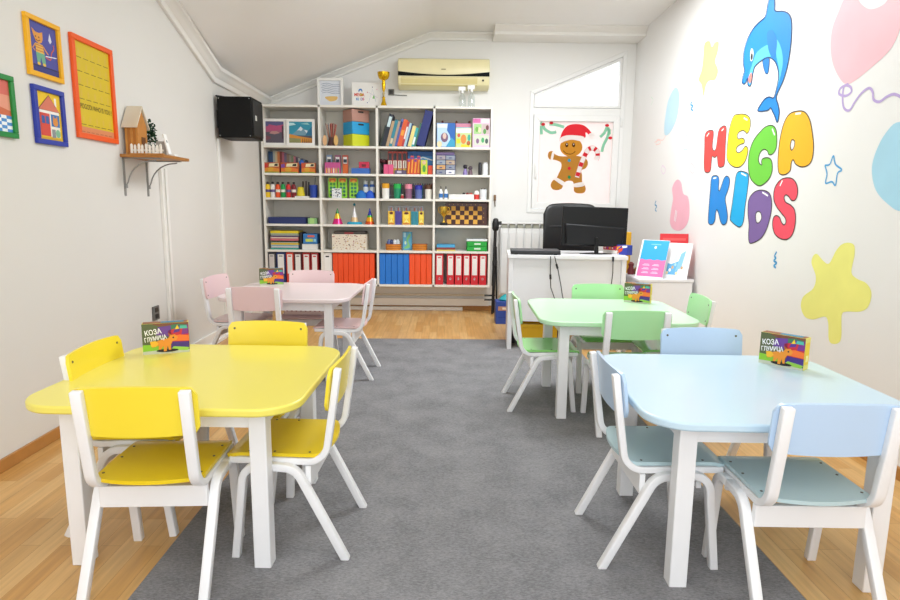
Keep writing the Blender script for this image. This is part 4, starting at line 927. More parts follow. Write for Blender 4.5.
t=thing('white_jar','white jar with two dark knobs at the end of the third shelf','jar',(X(484.6),6.14,SHZ[2]+.0003))
MB().lathe([(.034,0),(.036,.09),(.034,.1)],'#e3e8ea').build('body',t,smooth=True)
for a in (-.016,.016): MB().lathe([(.005,.1),(.006,.108),(.003,.112)],'#3a3230',8,c=(a,0,0)).build('knob',t,smooth=True)

# row 4
carton('flat_box','long flat navy box lying on the fourth shelf','box',268,305.6,3,218.2,224.9,'#1c2c66',d=.2)
carton('small_box','small pale green box beside the long navy box','box',307.8,316.6,3,218.8,224.9,'#7aa870',d=.08,art=blocks('#84b278',[('#a4cf7a',rc(.2,.05,.75,.95))]))
def cone_hat(label,u,bands,r,brim=None,pom=None):
    t=thing('party_hat',label,'party hat',(X(u),6.17,SHZ[3]+.0003),0,'party hats on the fourth shelf')
    H=bands[-1][1]
    z0=0
    for k,(c,z1) in enumerate(bands):
        ra,rb=r*(1-z0/H),max(.0015,r*(1-z1/H)); MB().lathe([(ra,z0),(rb,z1)],mat(c,rough=.25,metal=.25),20).build('cone_band',t,smooth=True); z0=z1
    if brim: MB().lathe([(brim,0),(brim,.006),(brim*.9,.022),(r*.9,.024)],mat(brim_c,rough=.8,bump=.6,scale=60),20).build('brim',t,smooth=True)
    if pom: MB().lathe([(.002,H-.004),(.011,H+.004),(.013,H+.012),(.009,H+.022),(.002,H+.026)],mat(pom,rough=.9),10).build('pompom',t,smooth=True)
brim_c='#2aa0c4'
cone_hat('magenta, gold and green cone party hat on the fourth shelf',336.4,[('#d8247c',.055),('#e8c02c',.105),('#2c7a3a',.16)],.054)
cone_hat('white and gold cone party hat with a blue fluffy brim',353.8,[('#e8c79a',.07),('#e9e8ea',.185)],.046,brim=.078,pom='#2a8aa0')
cone_hat('rainbow striped cone party hat against the divider',369.4,[('#d8521f',.03),('#f0a81c',.07),('#58b43a',.09),('#2b3aa0',.165)],.05)
for k,(u0,u1,c,c2) in enumerate(((388.2,394.8,'#e8b91c','yellow'),(395.5,402,'#4a3a9c','purple'),(402.8,411,'#e9bd20','yellow'),(411.8,418.8,'#168a9c','teal'),(419.4,424.6,'#e6c832','yellow'))):
    w=X(u1)-X(u0)
    t=thing('pencil_pack',['first yellow pencil pack from the party hats','purple pencil pack on the fourth shelf','yellow pencil pack between the purple and teal packs','teal pencil pack on the fourth shelf','last yellow pencil pack, nearest the gold cup'][k],'pencils',((X(u0)+X(u1))/2,6.15,SHZ[3]+.0003),0,'pencil packs on the fourth shelf')
    MB().box(-w/2,0,0,w/2,.012,.135,mat(c,rough=.3)).build('sleeve',t,bevel=.002)
    for j in range(5):
        px=-w/2+.007+j*(w-.014)/4; MB().tube([(px,.006,.135),(px,.006,.165),(px,.006,.178)],[.0045,.0045,.001],['#9aa0ac','#7c8490','#b0483c','#a9aeb8','#6a7484'][j],6).build('pencil',t)
    MB().box(-w/2,.004,.172,w/2,.010,.188,'#8f939c').build('hanger_tab',t,bevel=.001)
    mb=MB(basis((-w/2,-.0004,0),(1,0,0),(0,0,1)))
    if c2=='yellow':
        mb.poly(ell(w*.5,.085,w*.3,.03,14),'#f6df5a',1); mb.poly(ell(w*.5,.115,w*.28,.013,12),'#5a1c18',2); mb.poly([(w*.2,.02),(w*.5,.06),(w*.8,.02),(w*.5,.03)],'#f8e88a',1); mb.poly(rc(w*.1,.005,w*.9,.018),'#c8702c',1)
    else:
        for j in range(4): mb.line([(w*(.2+.2*j),.01),(w*(.2+.2*j),.128)],.004,'#2a2560' if c2=='purple' else '#0f5f70',1)
    mb.build('front_print',t)
t=thing('chessboard','folded wooden chessboard standing on edge on the fourth shelf','chessboard',(X(467),6.2,SHZ[3]+.0003))
cx0=X(446.5)-X(467); cx1=X(489.6)-X(467); w=cx1-cx0
MB().box(cx0,0,0,cx1,.05,.225,mat('#4f2418',rough=.35,var=.25)).build('case',t,bevel=.003)
mb=MB(basis((cx0,-.0004,.012),(1,0,0),(0,0,1))); cs_=.0445
for i in range(8):
    for j in range(4): mb.poly(rc(.016+i*cs_,j*cs_,.016+(i+1)*cs_,(j+1)*cs_),'#d9a23e' if (i+j)%2==0 else '#3c160e',1)
for i in range(8): mb.poly(ell(.016+(i+.5)*cs_,.194,.004,.006,8),'#b08a3c',1)
for j in range(4): mb.poly(ell(.016+8*cs_+.018,(j+.5)*cs_,.004,.006,8),'#b08a3c',1)
mb.build('squares',t)
GOLD=mat('#d9b44a',rough=.22,metal=.85); GOLD2=mat('#e0b21c',rough=.2,metal=.8)
t=thing('trophy_cup','small gold two-handled cup on a black base before the chessboard','trophy',(X(445),6.13,SHZ[3]+.0003))
MB().box(-.038,-.03,0,.038,.03,.026,'#14110f').build('plinth',t,bevel=.003)
MB().lathe([(.022,.026),(.008,.045),(.006,.075),(.012,.085),(.032,.11),(.037,.15),(.039,.186),(.036,.186),(.03,.12)],GOLD,20).build('cup',t,smooth=True)
for s_ in (-1,1): MB().tube([(s_*.03,0,.118),(s_*.05,0,.13),(s_*.056,0,.155),(s_*.05,0,.178),(s_*.037,0,.18)],.004,GOLD,6).build('handle',t,smooth=True)

# row 5, first column: stacked magazines
z=SHZ[4]+.0003
for k,(c,nm,hh,dx) in enumerate((('#3c9a8a','sea green',.017,0),('#2f5fa8','blue',.02,.003),('#8fb6c8','pale blue',.010,-.002),('#d8b832','mustard',.018,.002),('#2a5a3c','dark green',.012,.0),('#1f2226','black',.012,.004),('#c86a72','rose',.020,-.003),('#b83a44','red',.018,.002),('#3a3f66','indigo',.010,0),('#9a9a94','grey',.014,.003),('#5f9a5a','leaf green',.012,-.002),('#e0c822','yellow',.024,.001))):
    mb=MB(); mb.box(X(269.4)+dx,6.10+abs(dx),z,X(297.4)+dx,6.32,z+hh-.0006,mat(c)); mb.box(X(269.4)+dx+.002,6.0995+abs(dx),z+.003,X(297.4)+dx-.002,6.1005+abs(dx),z+hh-.004,'#d8d2c4' if k%3==1 else c)
    tag(mb.build('magazine',bevel=.001),f'{nm} magazine in the pile on the fifth shelf','magazine','pile of magazines on the fifth shelf'); z+=hh
mb=MB(); mb.box(X(301.2),6.10,SHZ[4]+.0003,X(316.9),6.3,SHZ[4]+.058,'#e2e2de'); tag(mb.build('paper_stack',bevel=.002),'stack of white paper under the blue lettered box','paper')
def bluebox(mb,w,h):
    q=lambda L:[(a*w,b*h) for a,b in L]
    mb.poly(q(rc(.02,.03,.98,.97)),'#2d78b8',1); mb.poly(q(rrect(.32,.66,.82,.86,.08)),'#d8604e',2); mb.poly(q(rc(.18,.22,.7,.5)),'#c3d45a',2); mb.poly(q(rc(.74,.22,.92,.5)),'#8fc8dc',2)
carton('letter_box','blue box with a red oval lying on the white paper stack','box',302.4,316.8,4,232.6,243,'#2766a4',z=SHZ[4]+.0586,d=.14,art=bluebox)
tag(MB().box(X(297.8)+.004,6.12,SHZ[4]+.0003,X(301)-.002,6.3,SHZ[4]+.17,'#23262c').build('folder',bevel=.002),'black folder standing between the magazines and the paper','folder')
# second column: patterned box
t=thing('gift_carton','white patterned carton with a dark open top on the fifth shelf','box',(X(349),6.11,SHZ[4]+.0003))
w=X(366.6)-X(331.4); h=.158
MB().box(-w/2,0,0,w/2,.2,h,'#e6dccb').build('carton',t,bevel=.002)
random.seed(11); mb=MB(basis((-w/2,-.0004,0),(1,0,0),(0,0,1)))
for i in range(90):
    a,b=random.uniform(.03,.97)*w,random.uniform(.04,.96)*h; mb.poly(ell(a,b,random.uniform(.003,.009),random.uniform(.003,.006),8),random.choice(['#b8866a','#c9a07c','#a85a5a','#8a7a6c','#caa83a','#9a6a74']),1)
mb.build('front_print',t)
MB().box(-w/2+.012,.02,h+.0005,w/2-.012,.19,h+.03,'#4a4440').build('contents',t,bevel=.01)
MB().box(-.05,.012,h+.001,.04,.019,h+.02,'#8a2a30').build('ribbon',t)
# third column: baskets and booklet
def basket(label,u0,u1):
    w=(X(u1)-X(u0))/2
    t=thing('basket',label,'basket',((X(u0)+X(u1))/2,6.17,SHZ[4]+.0003),0,'wooden baskets on the fifth shelf')
    OR=mat('#d8892c',rough=.4,var=.2,scale=30)
    mb=MB(); mb.lathe([(w*.9,0),(w,.012),(w*1.0,.062),(w*.93,.062),(w*.88,.008)],OR,24,sy=.6); mb.build('bowl',t,smooth=True)
    for z in (.02,.040,.06): MB().tube([(w*1.005*math.cos(a),.603*w*math.sin(a),z) for a in [i*2*PI/24 for i in range(25)]],.004,mat('#b9671c',var=.2),6).build('weave_band',t,smooth=True)
    return t
basket('round orange wicker basket holding small craft pieces',385.4,401.2); basket('round orange wicker basket beside the blue green booklet',412.8,428)
for k,(dx,c) in enumerate(((-.045,'#5a6a9c'),(-.015,'#33406c'),(.015,'#dfe2e6'),(.045,'#cdd6dc'))):
    mb=MB(Matrix.Translation((X(393.3)+dx,6.17,SHZ[4]+.009))); mb.lathe([(.016,0),(.02,.03),(.022,.075),(.012,.095),(.003,.1)],mat(c,bump=.5,scale=50),10)
    tag(mb.build('yarn_ball',smooth=True),['slate blue','navy','white','pale grey'][k]+' craft ball piled in the wicker basket','craft ball')
def swirl(mb,w,h):
    mb.poly(rc(.003,.003,w-.003,h-.003),'#5aa8cc',1)
    mb.poly(smooth([(.1*w,.1*h),(.5*w,.3*h),(.4*w,.6*h),(.7*w,.9*h),(.85*w,.8*h),(.6*w,.5*h),(.8*w,.2*h),(.5*w,.08*h)]),'#7fc07c',2); mb.poly(rc(.1*w,.7*h,.35*w,.95*h),'#a8d4e6',2); mb.poly(ell(.3*w,.4*h,.1*w,.1*h),'#cfe4c0',3)
carton('booklet','blue and green patterned booklet standing between the two baskets','booklet',402.6,412.4,4,231.9,250.8,'#3f88b8',y=6.2,d=.02,art=swirl)
# fourth column
z=SHZ[4]+.0003
for k,(c,nm,hh) in enumerate((('#dcc46a','yellow',.014),('#8a3a34','brown',.022),('#4aa6d4','sky blue',.026))):
    tag(MB().box(X(438),6.10,z,X(457)-k*.002,6.3,z+hh-.0004,mat(c)).build('flat_folder',bevel=.001),f'{nm} flat folder in the low pile on the fifth shelf','folder','flat folders on the fifth shelf'); z+=hh
t=thing('drawer_box','green two-drawer box with a white lid on the fifth shelf','box',(X(479),6.1,SHZ[4]+.0003))
w=.205
MB().box(-w/2,.01,0,w/2,.16,.1,'#1c9a34').build('case',t,bevel=.003); MB().box(-w/2-.003,.004,.1,w/2+.003,.165,.122,'#e3e8ea').build('lid',t,bevel=.004)
for z in (.004,.052):
    d=MB().box(-w/2+.006,0,z,w/2-.006,.0098,z+.044,'#23a83c').build('drawer',t,bevel=.003); MB().box(-.028,-.004,z+.014,.036,.0,z+.03,'#d7ecd8').build('label_plate',d)

# row 6: ring binders and orange / blue files
def binder(label,u0,u1,c,lab=True,lab_h='#eceae6',group=None,top=253.2,head=None,ring=True):
    w=X(u1)-X(u0)-.002; h=.315
    t=thing('ring_binder',label,'binder',((X(u0)+X(u1))/2,6.095,SHZ[5]+.0003),0,group)
    MB().box(-w/2,0,0,w/2,.255,h,mat(c,rough=.4)).build('cover',t,bevel=.003)
    if lab: 
        mb=MB(basis((-w/2,-.0004,0),(1,0,0),(0,0,1))); mb.poly(rc(w*.16,.10,w*.84,.295),lab_h,1)
        mb.poly(rc(w*.3,.27,w*.7,.284),head or '#9a9a98',2); mb.build('spine_label',t)
    if ring:
        mb=MB(); mb.tube([(.009*math.cos(a),-.002,.062+.009*math.sin(a)) for a in [i*2*PI/14 for i in range(15)]],.0025,mat('#b9bcc0',metal=.8,rough=.3),6); mb.build('finger_ring',t,smooth=True)
    return t
G1='binders at the loudspeaker end of the bottom shelf'
binder('grey black ring binder first on the bottom shelf',266.2,274,'#3a3a42',lab_h='#cfc8c4',group=G1)
binder('navy ring binder with a wide white spine label',274.6,284,'#1d2f66',group=G1)
binder('orange red ring binder beside the navy one',284.6,292.2,'#d0402e',group=G1,head='#c86a5a')
binder('dark maroon ring binder with a white label',292.8,300.6,'#541a20',group=G1)
binder('red ring binder with a red topped label',301.2,309.2,'#a81f22',group=G1,head='#c83a3a')
binder('last red ring binder before the first divider',309.8,317.4,'#9c1c20',group=G1,head='#c83a3a')
binder('white ring binder with a black top beside the orange files',322.2,331.2,'#e4e2dc',lab_h='#f0efec',ring=False,head='#2a2a2c')
def file_box(label,u0,u1,c,group):
    w=X(u1)-X(u0)-.0015; t=tag(MB().box((X(u0)+X(u1))/2-w/2,6.10,SHZ[5]+.0003,(X(u0)+X(u1))/2+w/2,6.34,SHZ[5]+.312,mat(c,rough=.45)).build('file_folder',bevel=.006,seg=3),label,'file folder',group); return t
ON=['first','second','third','fourth','fifth','sixth','seventh','eighth']
for k in range(8): file_box(f'{ON[k]} of the eight orange files from the white binder',331.8+k*5.35,331.8+(k+1)*5.35,'#f0501c','orange files next to the white binder')
for k in range(5): file_box(f'{ON[k]} of the five bright blue files from the middle divider',379.6+k*6.05,379.6+(k+1)*6.05,'#1f76d2','bright blue files')
for k in range(4): file_box(f'{ON[k]} of the four orange files after the blue ones',410+k*5.8,410+(k+1)*5.8,'#f0521e','orange files next to the blue files')
ub=[(436.8,445),(448.4,456),(456.6,464.4),(465,472.4),(473,480.8),(481.4,489.2)]
for k,(a,b) in enumerate(ub): binder(['red lever arch binder standing apart from the other five','first red lever arch binder after the gap','second red lever arch binder after the gap','third red lever arch binder after the gap','fourth red lever arch binder after the gap','last red lever arch binder at the end of the bottom shelf'][k],a,b,'#cf1f2c',group='red lever arch binders',head='#d86a70')

# on top of the bookcase
TZ=BZ1+.0004
t=thing('certificate_frame','white framed certificate standing on top of the bookcase','picture',(X(330.5),6.22,TZ))
w=.255;h=.278;f=.024
mb=MB()
for a in ((-w/2,0,w/2,f*.6),(-w/2,h-f,w/2,h),(-w/2,f*.6,-w/2+f,h-f),(w/2-f,f*.6,w/2,h-f)): mb.box(a[0],0,a[1],a[2],.035,a[3],'#f3f1ec')
mb.build('frame',t,bevel=.002)
mb=MB(basis((-w/2+f,.02,f*.6),(1,0,0),(0,0,1))); W2=w-2*f;H2=h-1.6*f; mb.box(0,0,-.01,W2,H2,0,'#dfe3ea')
for k in range(6): mb.line(smooth([(.06*W2+.01*(k%2),H2*(.86-k*.07)),(.35*W2,H2*(.90-k*.07)),(.65*W2,H2*(.84-k*.07)),(.94*W2,H2*(.85-k*.07))],5,False),.0035,'#6a7a98' if k!=2 else '#8a94a8',1)
mb.poly(smooth([(.25*W2,.36*H2),(.8*W2,.38*H2),(.78*W2,.24*H2),(.5*W2,.18*H2),(.35*W2,.24*H2)]),'#e8c070',1); mb.build('certificate',t)
t=thing('logo_board','white board with a small colourful logo leaning on top of the bookcase','sign',(X(366),6.24,TZ))
w=.285;h=.246
MB(Matrix.Rotation(-.06,4,'X')).box(-w/2,0,0,w/2,.02,h,'#f2f0ec').build('board',t,bevel=.002)
mb=MB(Matrix.Rotation(-.06,4,'X')@basis((-w/2,-.0004,0),(1,0,0),(0,0,1)))
mb.text('MEGA',.024,.112,.042,'#d84a3c',1,bold=.0012,sx=.9)
for k,(ch,c) in enumerate(zip('KIDS',('#2d7ec4','#2fa0d0','#7a5a9c','#d0486a'))): mb.text(ch,.042+.022*k,.072,.036,c,1,bold=.001)
mb.poly(smooth([(.065,.16),(.075,.18),(.095,.182),(.106,.165),(.1,.15),(.094,.166),(.082,.168),(.075,.155)]),'#1f6fc0',2); mb.poly(ell(.10,.125,.02,.012,12),'#b9c83a',0)
mb.line([(.17,.06),(.205,.185),(.24,.06)],.003,'#9fb0cc',1); mb.line([(.165,.15),(.255,.10)],.003,'#c8b0cc',1); mb.poly([(.205,.09),(.22,.13),(.228,.09)],'#7cc060',1)
for a,b,c in ((.155,.15,'#c83a4a'),(.205,.2,'#4a3a8a'),(.155,.05,'#2a3a9a'),(.185,.012,'#a0a83a'),(.25,.18,'#e0a0b0')): mb.poly(ell(a,b,.005,.005,8),c,1)
mb.build('logo_print',t)
t=thing('trophy_cup','tall gold trophy cup on top of the bookcase below the wall socket','trophy',(X(384.4),6.17,TZ))
MB().lathe([(.034,0),(.030,.02),(.018,.05),(.014,.085),(.02,.09),(.008,.10)],GOLD2,18).build('foot',t,smooth=True)
MB().lathe([(.008,.10),(.012,.13),(.008,.142)],mat('#a89a70',metal=.8,rough=.3),14).build('knot',t,smooth=True)
MB().lathe([(.008,.142),(.016,.17),(.02,.215),(.015,.235),(.018,.25)],GOLD2,18).build('stem',t,smooth=True)
MB().lathe([(.018,.25),(.044,.265),(.056,.29),(.06,.325),(.057,.325),(.05,.29),(.02,.268)],GOLD2,24).build('bowl',t,smooth=True)
t=thing('wall_outlet','dark square wall socket above the bookcase beside the gold trophy','socket',(X(390),YB,2.235))
MB().box(-.03,-.012,-.03,.03,0,.03,'#6f6f6a').build('face_plate',t,bevel=.003); MB().box(-.018,-.016,-.018,.018,-.011,.018,'#2b2b2b').build('socket_hole',t,bevel=.003)
MB().tube([(.03,-.008,-.025),(.10,-.008,-.03),(.16,-.008,-.03)],.005,'#8a8a86').build('cord',t,smooth=True)
for k,(u,hh) in enumerate(((462.4,.205),(471.6,.22))):
    t=thing('spray_bottle',['clear spray bottle with a white trigger standing toward the gold trophy','taller clear spray bottle with a white trigger at the window end'][k],'spray bottle',(X(u),6.2,TZ),0,'spray bottles on the bookcase')
    MB().lathe([(.032,0),(.034,.01),(.034,hh*.5),(.012,hh*.68),(.012,hh*.72)],CLEAR,18).build('bottle',t,smooth=True)
    mb=MB(); mb.lathe([(.014,hh*.70),(.014,hh*.80)],'#f2f2f0',12); mb.box(-.04,-.011,hh*.82,.03,.011,hh,'#f4f4f2'); mb.box(-.012,-.008,hh*.78,.012,.008,hh*.83,'#f4f4f2'); mb.build('trigger_head',t,bevel=.004)
    MB().box(-.034,-.004,hh*.66,-.026,.004,hh*.83,'#efefed').build('lever',t,bevel=.002); MB().tube([(0,0,.012),(0,0,hh*.68)],.002,'#dfe3e4',6).build('dip_tube',t)

# air conditioner
t=thing('air_conditioner','cream wall air conditioner with a black curved band above the bookcase','air conditioner',(-.03,YB,2.255))
CRM=mat('#ece2b2',rough=.35,var=.02); w=.452
side=[(0,0),(-.10,0),(-.165,.03),(-.185,.09),(-.185,.20),(-.16,.272),(-.12,.285),(0,.285)]
MB().prism(side,-w,w,CRM,axis='x').build('housing',t,fix=True,bevel=.01,seg=3)
MB().prism([(-.165,.126),(-.1865,.126),(-.1935,.20),(-.170,.268),(-.15,.274)],-w+.004,w-.004,mat('#ece2b2',rough=.3),axis='x').build('front_panel',t,fix=True,bevel=.004)
mb=MB(basis((0,-.196,.0),(1,0,0),(0,0,1))); n=24
top=[(-w+.003+(2*w-.006)*i/n,.142-.030*math.sin(PI*i/n)+.006) for i in range(n+1)]; pts=[(-w+.003,.108),(w-.003,.108)]+top[::-1]
mb2=MB(); mb2.prism([(a,b) for a,b in pts],-.1965,-.186,mat('#0b120d',rough=.6,spec=.15),axis='y'); mb2.build('dark_band',t,fix=True)
MB().prism([(-.1,.015),(-.158,.022),(-.1885,.075),(-.1885,.098),(-.16,.098)],-w+.03,w-.12,mat('#dfd193',rough=.35),axis='x').build('louver',t,fix=True,bevel=.004)
MB().box(w-.075,-.190,.062,w-.055,-.184,.078,'#17160f').build('sensor',t,bevel=.002)
MB().box(-.025,-.196,.165,.02,-.190,.175,'#a39a72').build('badge',t,bevel=.001)
# ------------------------------------------------------------------ radiator under the window
t=thing('radiator','white ribbed radiator under the painted window behind the desk','radiator',(.57,6.30,.18))
RW=mat('#f0f0ee',rough=.3)
for i in range(12):
    x=i*.0815
    mb=MB(); mb.box(x+.001,-.03,0,x+.0805,.04,.70,RW); mb.box(x+.012,-.046,.02,x+.07,-.04,.66,RW); mb.prism([(x,.745),(x+.0815,.745),(x+.0815,.765),(x,.765)],-.045,.045,RW,axis='y'); mb.build('rib',t,bevel=.006)
    MB().box(x+.012,-.03,.70,x+.07,.03,.745,'#a9aa9c').build('grille_slot',t)
for a in (.12,.80): MB().box(a,.04,.5,a+.03,YB-6.302,.56,RW).build('wall_bracket',t)
MB().tube([(-.035,0,.72),(.0,0,.72)],.016,RW).build('valve',t,smooth=True)
MB().tube([(-.03,0,.70),(-.03,0,-.18)],.010,RW).build('feed_pipe',t,smooth=True)

# folded stand by the bookcase
t=thing('folded_stand','black folded tripod stand leaning upright beside the bookcase','tripod stand',(.505,6.12,0))
K1='#1a1a1b'
MB().tube([(-.012,0,.30),(.0,0,.93)],.016,K1).build('column',t,smooth=True)
for k,(dx,dy) in enumerate(((-.02,-.03),(.03,-.01),(.0,.035))): MB().tube([(dx*.3,dy*.4,.70),(dx,dy,.012)],.010,K1).build('leg',t,smooth=True)
mb=MB(); mb.lathe([(.022,.86),(.034,.88),(.036,.93),(.026,.975),(.012,.985)],K1,12); mb.box(.0,-.02,.92,.06,.02,.955,K1); mb.build('head',t,bevel=.004)
for z in (.155,.20): MB().tube([(-.10,-.01,z),(.01,0,z)],.009,K1).build('foot_bar',t,smooth=True)
mb=MB(); mb.lathe([(.024,.50),(.026,.51),(.026,.55),(.022,.56)],'#262627',12); mb.build('clamp',t,smooth=True)
t=thing('wall_hook','small brown hook with a cord on the wall beside the bookcase','hook',(.512,YB,1.19))
MB().box(-.012,-.02,-.03,.012,0,.03,'#7a5a3a').build('plate',t,bevel=.003); MB().tube([(0,-.02,-.02),(0,-.03,-.05),(.004,-.02,-.09)],.005,'#5b4630').build('cord',t,smooth=True)

# blue carton on the floor between bookcase and desk
t=thing('storage_tub','blue carton on the floor behind the desk with a teal bag on it','box',(.575,5.62,0))
MB().box(-.09,0,0,.10,.17,.215,'#2d4a9c').build('carton',t,bevel=.003)
mb=MB(basis((-.09,-.0004,0),(1,0,0),(0,0,1))); mb.poly(rc(.02,.13,.17,.17),'#b98a70',1); mb.poly(rc(.02,.06,.17,.068),'#24408c',1); mb.poly(rc(.06,.14,.12,.16),'#e9d8c0',2); mb.build('front_print',t)
t=tag(MB(Matrix.Translation((.585,5.70,.2155))).lathe([(.06,0),(.07,.012),(.05,.035),(.03,.05),(.012,.06)],mat('#1fa0a8',rough=.5,bump=.6,scale=25),12,sy=.8).build('cloth_bag',smooth=True),'crumpled teal bag lying on the blue carton','bag')

# ------------------------------------------------------------------ desk and what is on it
DX0,DX1,DY0,DY1,DZ=.487,1.372,4.6,5.10,.745
DR=Matrix.Translation((DX0,DY0,0))@Matrix.Rotation(D(-4.5),4,'Z')@Matrix.Translation((-DX0,-DY0,0))
def dk(x,y,z): return tuple(DR@Vector((x,y,z)))
t=thing('desk','white office desk with a closed front panel facing the room','desk',(DX0,DY0,0),D(-4.5)); o=t.location
DWH=mat('#eeeef0',rough=.3,var=.01,coat=.1)
def dp(n,*a): MB(Matrix.Translation(-o)).box(*a,DWH).build(n,t,bevel=.002)
dp('desktop',DX0-.008,DY0-.012,DZ-.028,DX1+.008,DY1,DZ)
dp('side_panel',DX0,DY0,0,DX0+.035,DY1-.01,DZ-.028); dp('side_panel',DX1-.035,DY0,0,DX1,DY1-.01,DZ-.028)
dp('front_panel',DX0+.035,DY0+.018,.225,DX1-.035,DY0+.036,DZ-.028)
t=thing('storage_tub','yellow plastic tub on the floor under the white desk','tub',(.745,4.84,0))
YT=mat('#f0bc14',rough=.35)
mb=MB(); mb.box(-.15,-.15,0,.15,.15,.006,YT); 
for a in ((-.15,-.15,.006,.15,-.144,.185),(-.15,.144,.006,.15,.15,.185),(-.15,-.144,.006,-.144,.144,.185),(.144,-.144,.006,.15,.144,.185)): mb.box(*a,YT)
mb.build('tub',t)
mb=MB()
for a in ((-.165,-.165,.16,.165,-.15,.19),(-.165,.15,.16,.165,.165,.19),(-.165,-.15,.16,-.15,.15,.19),(.15,-.15,.16,.165,.15,.19)): mb.box(*a,YT)
mb.build('rim',t,bevel=.003)
tag(MB().box(.93,4.85,.0,1.01,5.0,.16,'#6a4a9a').build('storage_box',bevel=.004),'small purple box under the desk beside the yellow tub','box')
tag(MB().box(.545,4.80,0,.572,5.0,.17,'#2a2a2e').build('computer_case',bevel=.004),'dark slim case on the floor inside the desk beside the yellow tub','computer')
# closed laptop at the front edge
t=thing('laptop','closed black laptop lying along the front edge of the desk','laptop',dk(.69,4.60,DZ+.0004),D(-4.5))
MB().box(-.188,0,.004,.188,.25,.022,'#17181b').build('base',t,bevel=.004); MB().box(-.188,.002,.0225,.188,.25,.032,'#34363a').build('lid',t,bevel=.004)
for a in (-.15,.15): MB().box(a-.012,.01,0,a+.012,.03,.004,'#0b0b0c').build('foot',t)
def cable(label,pts,r=.0035,plug=None):
    pts=[dk(*p) for p in pts]; t=thing('cable',label,'cable',pts[0]); o=t.location
    P3=[Vector(p)-o for p in pts]
    MB().tube(P3,r,'#141416',6).build('wire',t,smooth=True)
    if plug is not None:
        p=P3[plug]; d=(P3[plug+1]-p).normalized(); MB().tube([p,p+d*.035],.008,'#1c1c1e',8).build('plug',t,smooth=True)
cable('black cable with a plug hanging from the desk edge under the laptop',[(.80,4.578,.738),(.80,4.575,.66),(.802,4.572,.60),(.81,4.58,.50),(.84,4.585,.42),(.88,4.588,.35)],plug=2)
cable('black cable hanging beside the other from the laptop end of the desk',[(.83,4.578,.738),(.845,4.573,.68),(.86,4.575,.63),(.885,4.58,.52),(.90,4.584,.44),(.93,4.588,.34)],plug=1)
cable('single black cable hanging from the desk edge near the monitor foot',[(1.265,4.578,.742),(1.265,4.573,.70),(1.268,4.575,.62),(1.262,4.58,.52),(1.26,4.585,.42)],plug=0)
# monitor seen from behind
t=thing('computer_monitor','black computer monitor seen from behind on the white desk','monitor',dk(1.155,4.80,DZ+.0004),D(-1))
BK_=mat('#08080a',rough=.45,var=.1,spec=.3); BK2=mat('#0c0c0f',rough=.5,var=.1,spec=.3)
LE=Matrix.Translation((0,0,.21))@Matrix.Rotation(D(1.5),4,'Y')@Matrix.Rotation(-.05,4,'X')
MB(LE).box(-.255,0,-.15,.255,.022,.155,BK_).build('back_shell',t,bevel=.005)
MB(LE).prism([(-.225,-.145),(.215,-.145),(.235,.0),(-.235,.02)],-.028,-.0005,BK2,axis='y').build('rear_housing',t,fix=True,bevel=.012)
MB(LE).box(-.24,.0225,-.145,.24,.0235,.15,'#050506').build('screen',t)
MB().prism([(-.004,.006),(.030,.006),(.022,.13),(.002,.13)],-.045,-.030,BK_,axis='y').build('neck',t,fix=True,bevel=.003)
MB().prism([(-.12,-.05),(.02,-.075),(.135,-.04),(.05,.02),(.0,.06)],0,.007,BK_,axis='z').build('stand_base',t,fix=True,bevel=.002)
# box and bottle behind the monitor
t=thing('toy_carton','red, white and blue patterned carton on the desk behind the monitor','box',dk(1.318,4.79,DZ+.0004),D(-56))
MB().box(-.12,0,0,.12,.06,.075,'#2a3a9c').build('carton',t,bevel=.002)
mb=MB(basis((-.12,-.0004,0),(1,0,0),(0,0,1)))
for c,L in (('#e8e2dc',rc(.002,.002,.16,.03)),('#c8283a',rc(.002,.03,.14,.073)),('#7a2a6a',[(.03,.05),(.06,.072),(.02,.072)]),('#e8962c',[(.12,.02),(.17,.06),(.19,.072),(.14,.06)]),('#e2502a',[(.14,.002),(.19,.03),(.2,.06),(.15,.04)]),('#f2f0ee',[(.19,.05),(.238,.06),(.238,.073),(.19,.07)])): mb.poly(L,c,1)
for k in range(6): mb.poly(ell(.02+.025*k,.045,.006,.008,8),['#f0e6e0','#4a2a8a','#f2c83a'][k%3],2)
mb.build('front_print',t)

# office chair
t=thing('office_chair','black leather office chair with a rounded back behind the desk','office chair',(1.20,5.62,0),D(178))
LTH=mat('#0a0a0c',rough=.38,var=.2,bump=.15,scale=40); 
def pad(a,b,w,h,z0,y0,bul):
    x=-w/2+w*a; q=2*a-1; r=.09; d=min(x+w/2,w/2-x); k=0
    if d<r: k=r-math.sqrt(max(0,r*r-(r-d)**2))
    z=z0+k*.6+(h-1.6*k)*b+.02*(1-q*q)*b
    return (x,y0-bul*(q*q)-.10*(b-.3)**2,z),Vector((.3*q,1,.1)).normalized()
MB().sheet(lambda a,b:pad(a,b,.52,.62,.50,-.25,-.03),18,14,.075,LTH).build('backrest',t,smooth=True,bevel=.02)
MB().box(-.21,-.218,.915,.21,-.205,.925,mat('#1c1c20',rough=.3)).build('seam',t,bevel=.003)
MB().prism(rrect(-.25,-.22,.25,.26,.08),.40,.48,LTH).build('seat',t,bevel=.025,seg=3)
for s_ in (-1,1):
    x0,x1=sorted((s_*.29,s_*.25)); mb=MB(); mb.tube([(s_*.27,-.16,.45),(s_*.285,-.15,.62),(s_*.285,.0,.655),(s_*.285,.14,.64),(s_*.27,.17,.45)],.018,BK_,8); mb.build('armrest',t,smooth=True)
MB().lathe([(.03,.10),(.03,.28),(.05,.39),(.07,.40)],'#26262a',14).build('gas_column',t,smooth=True)
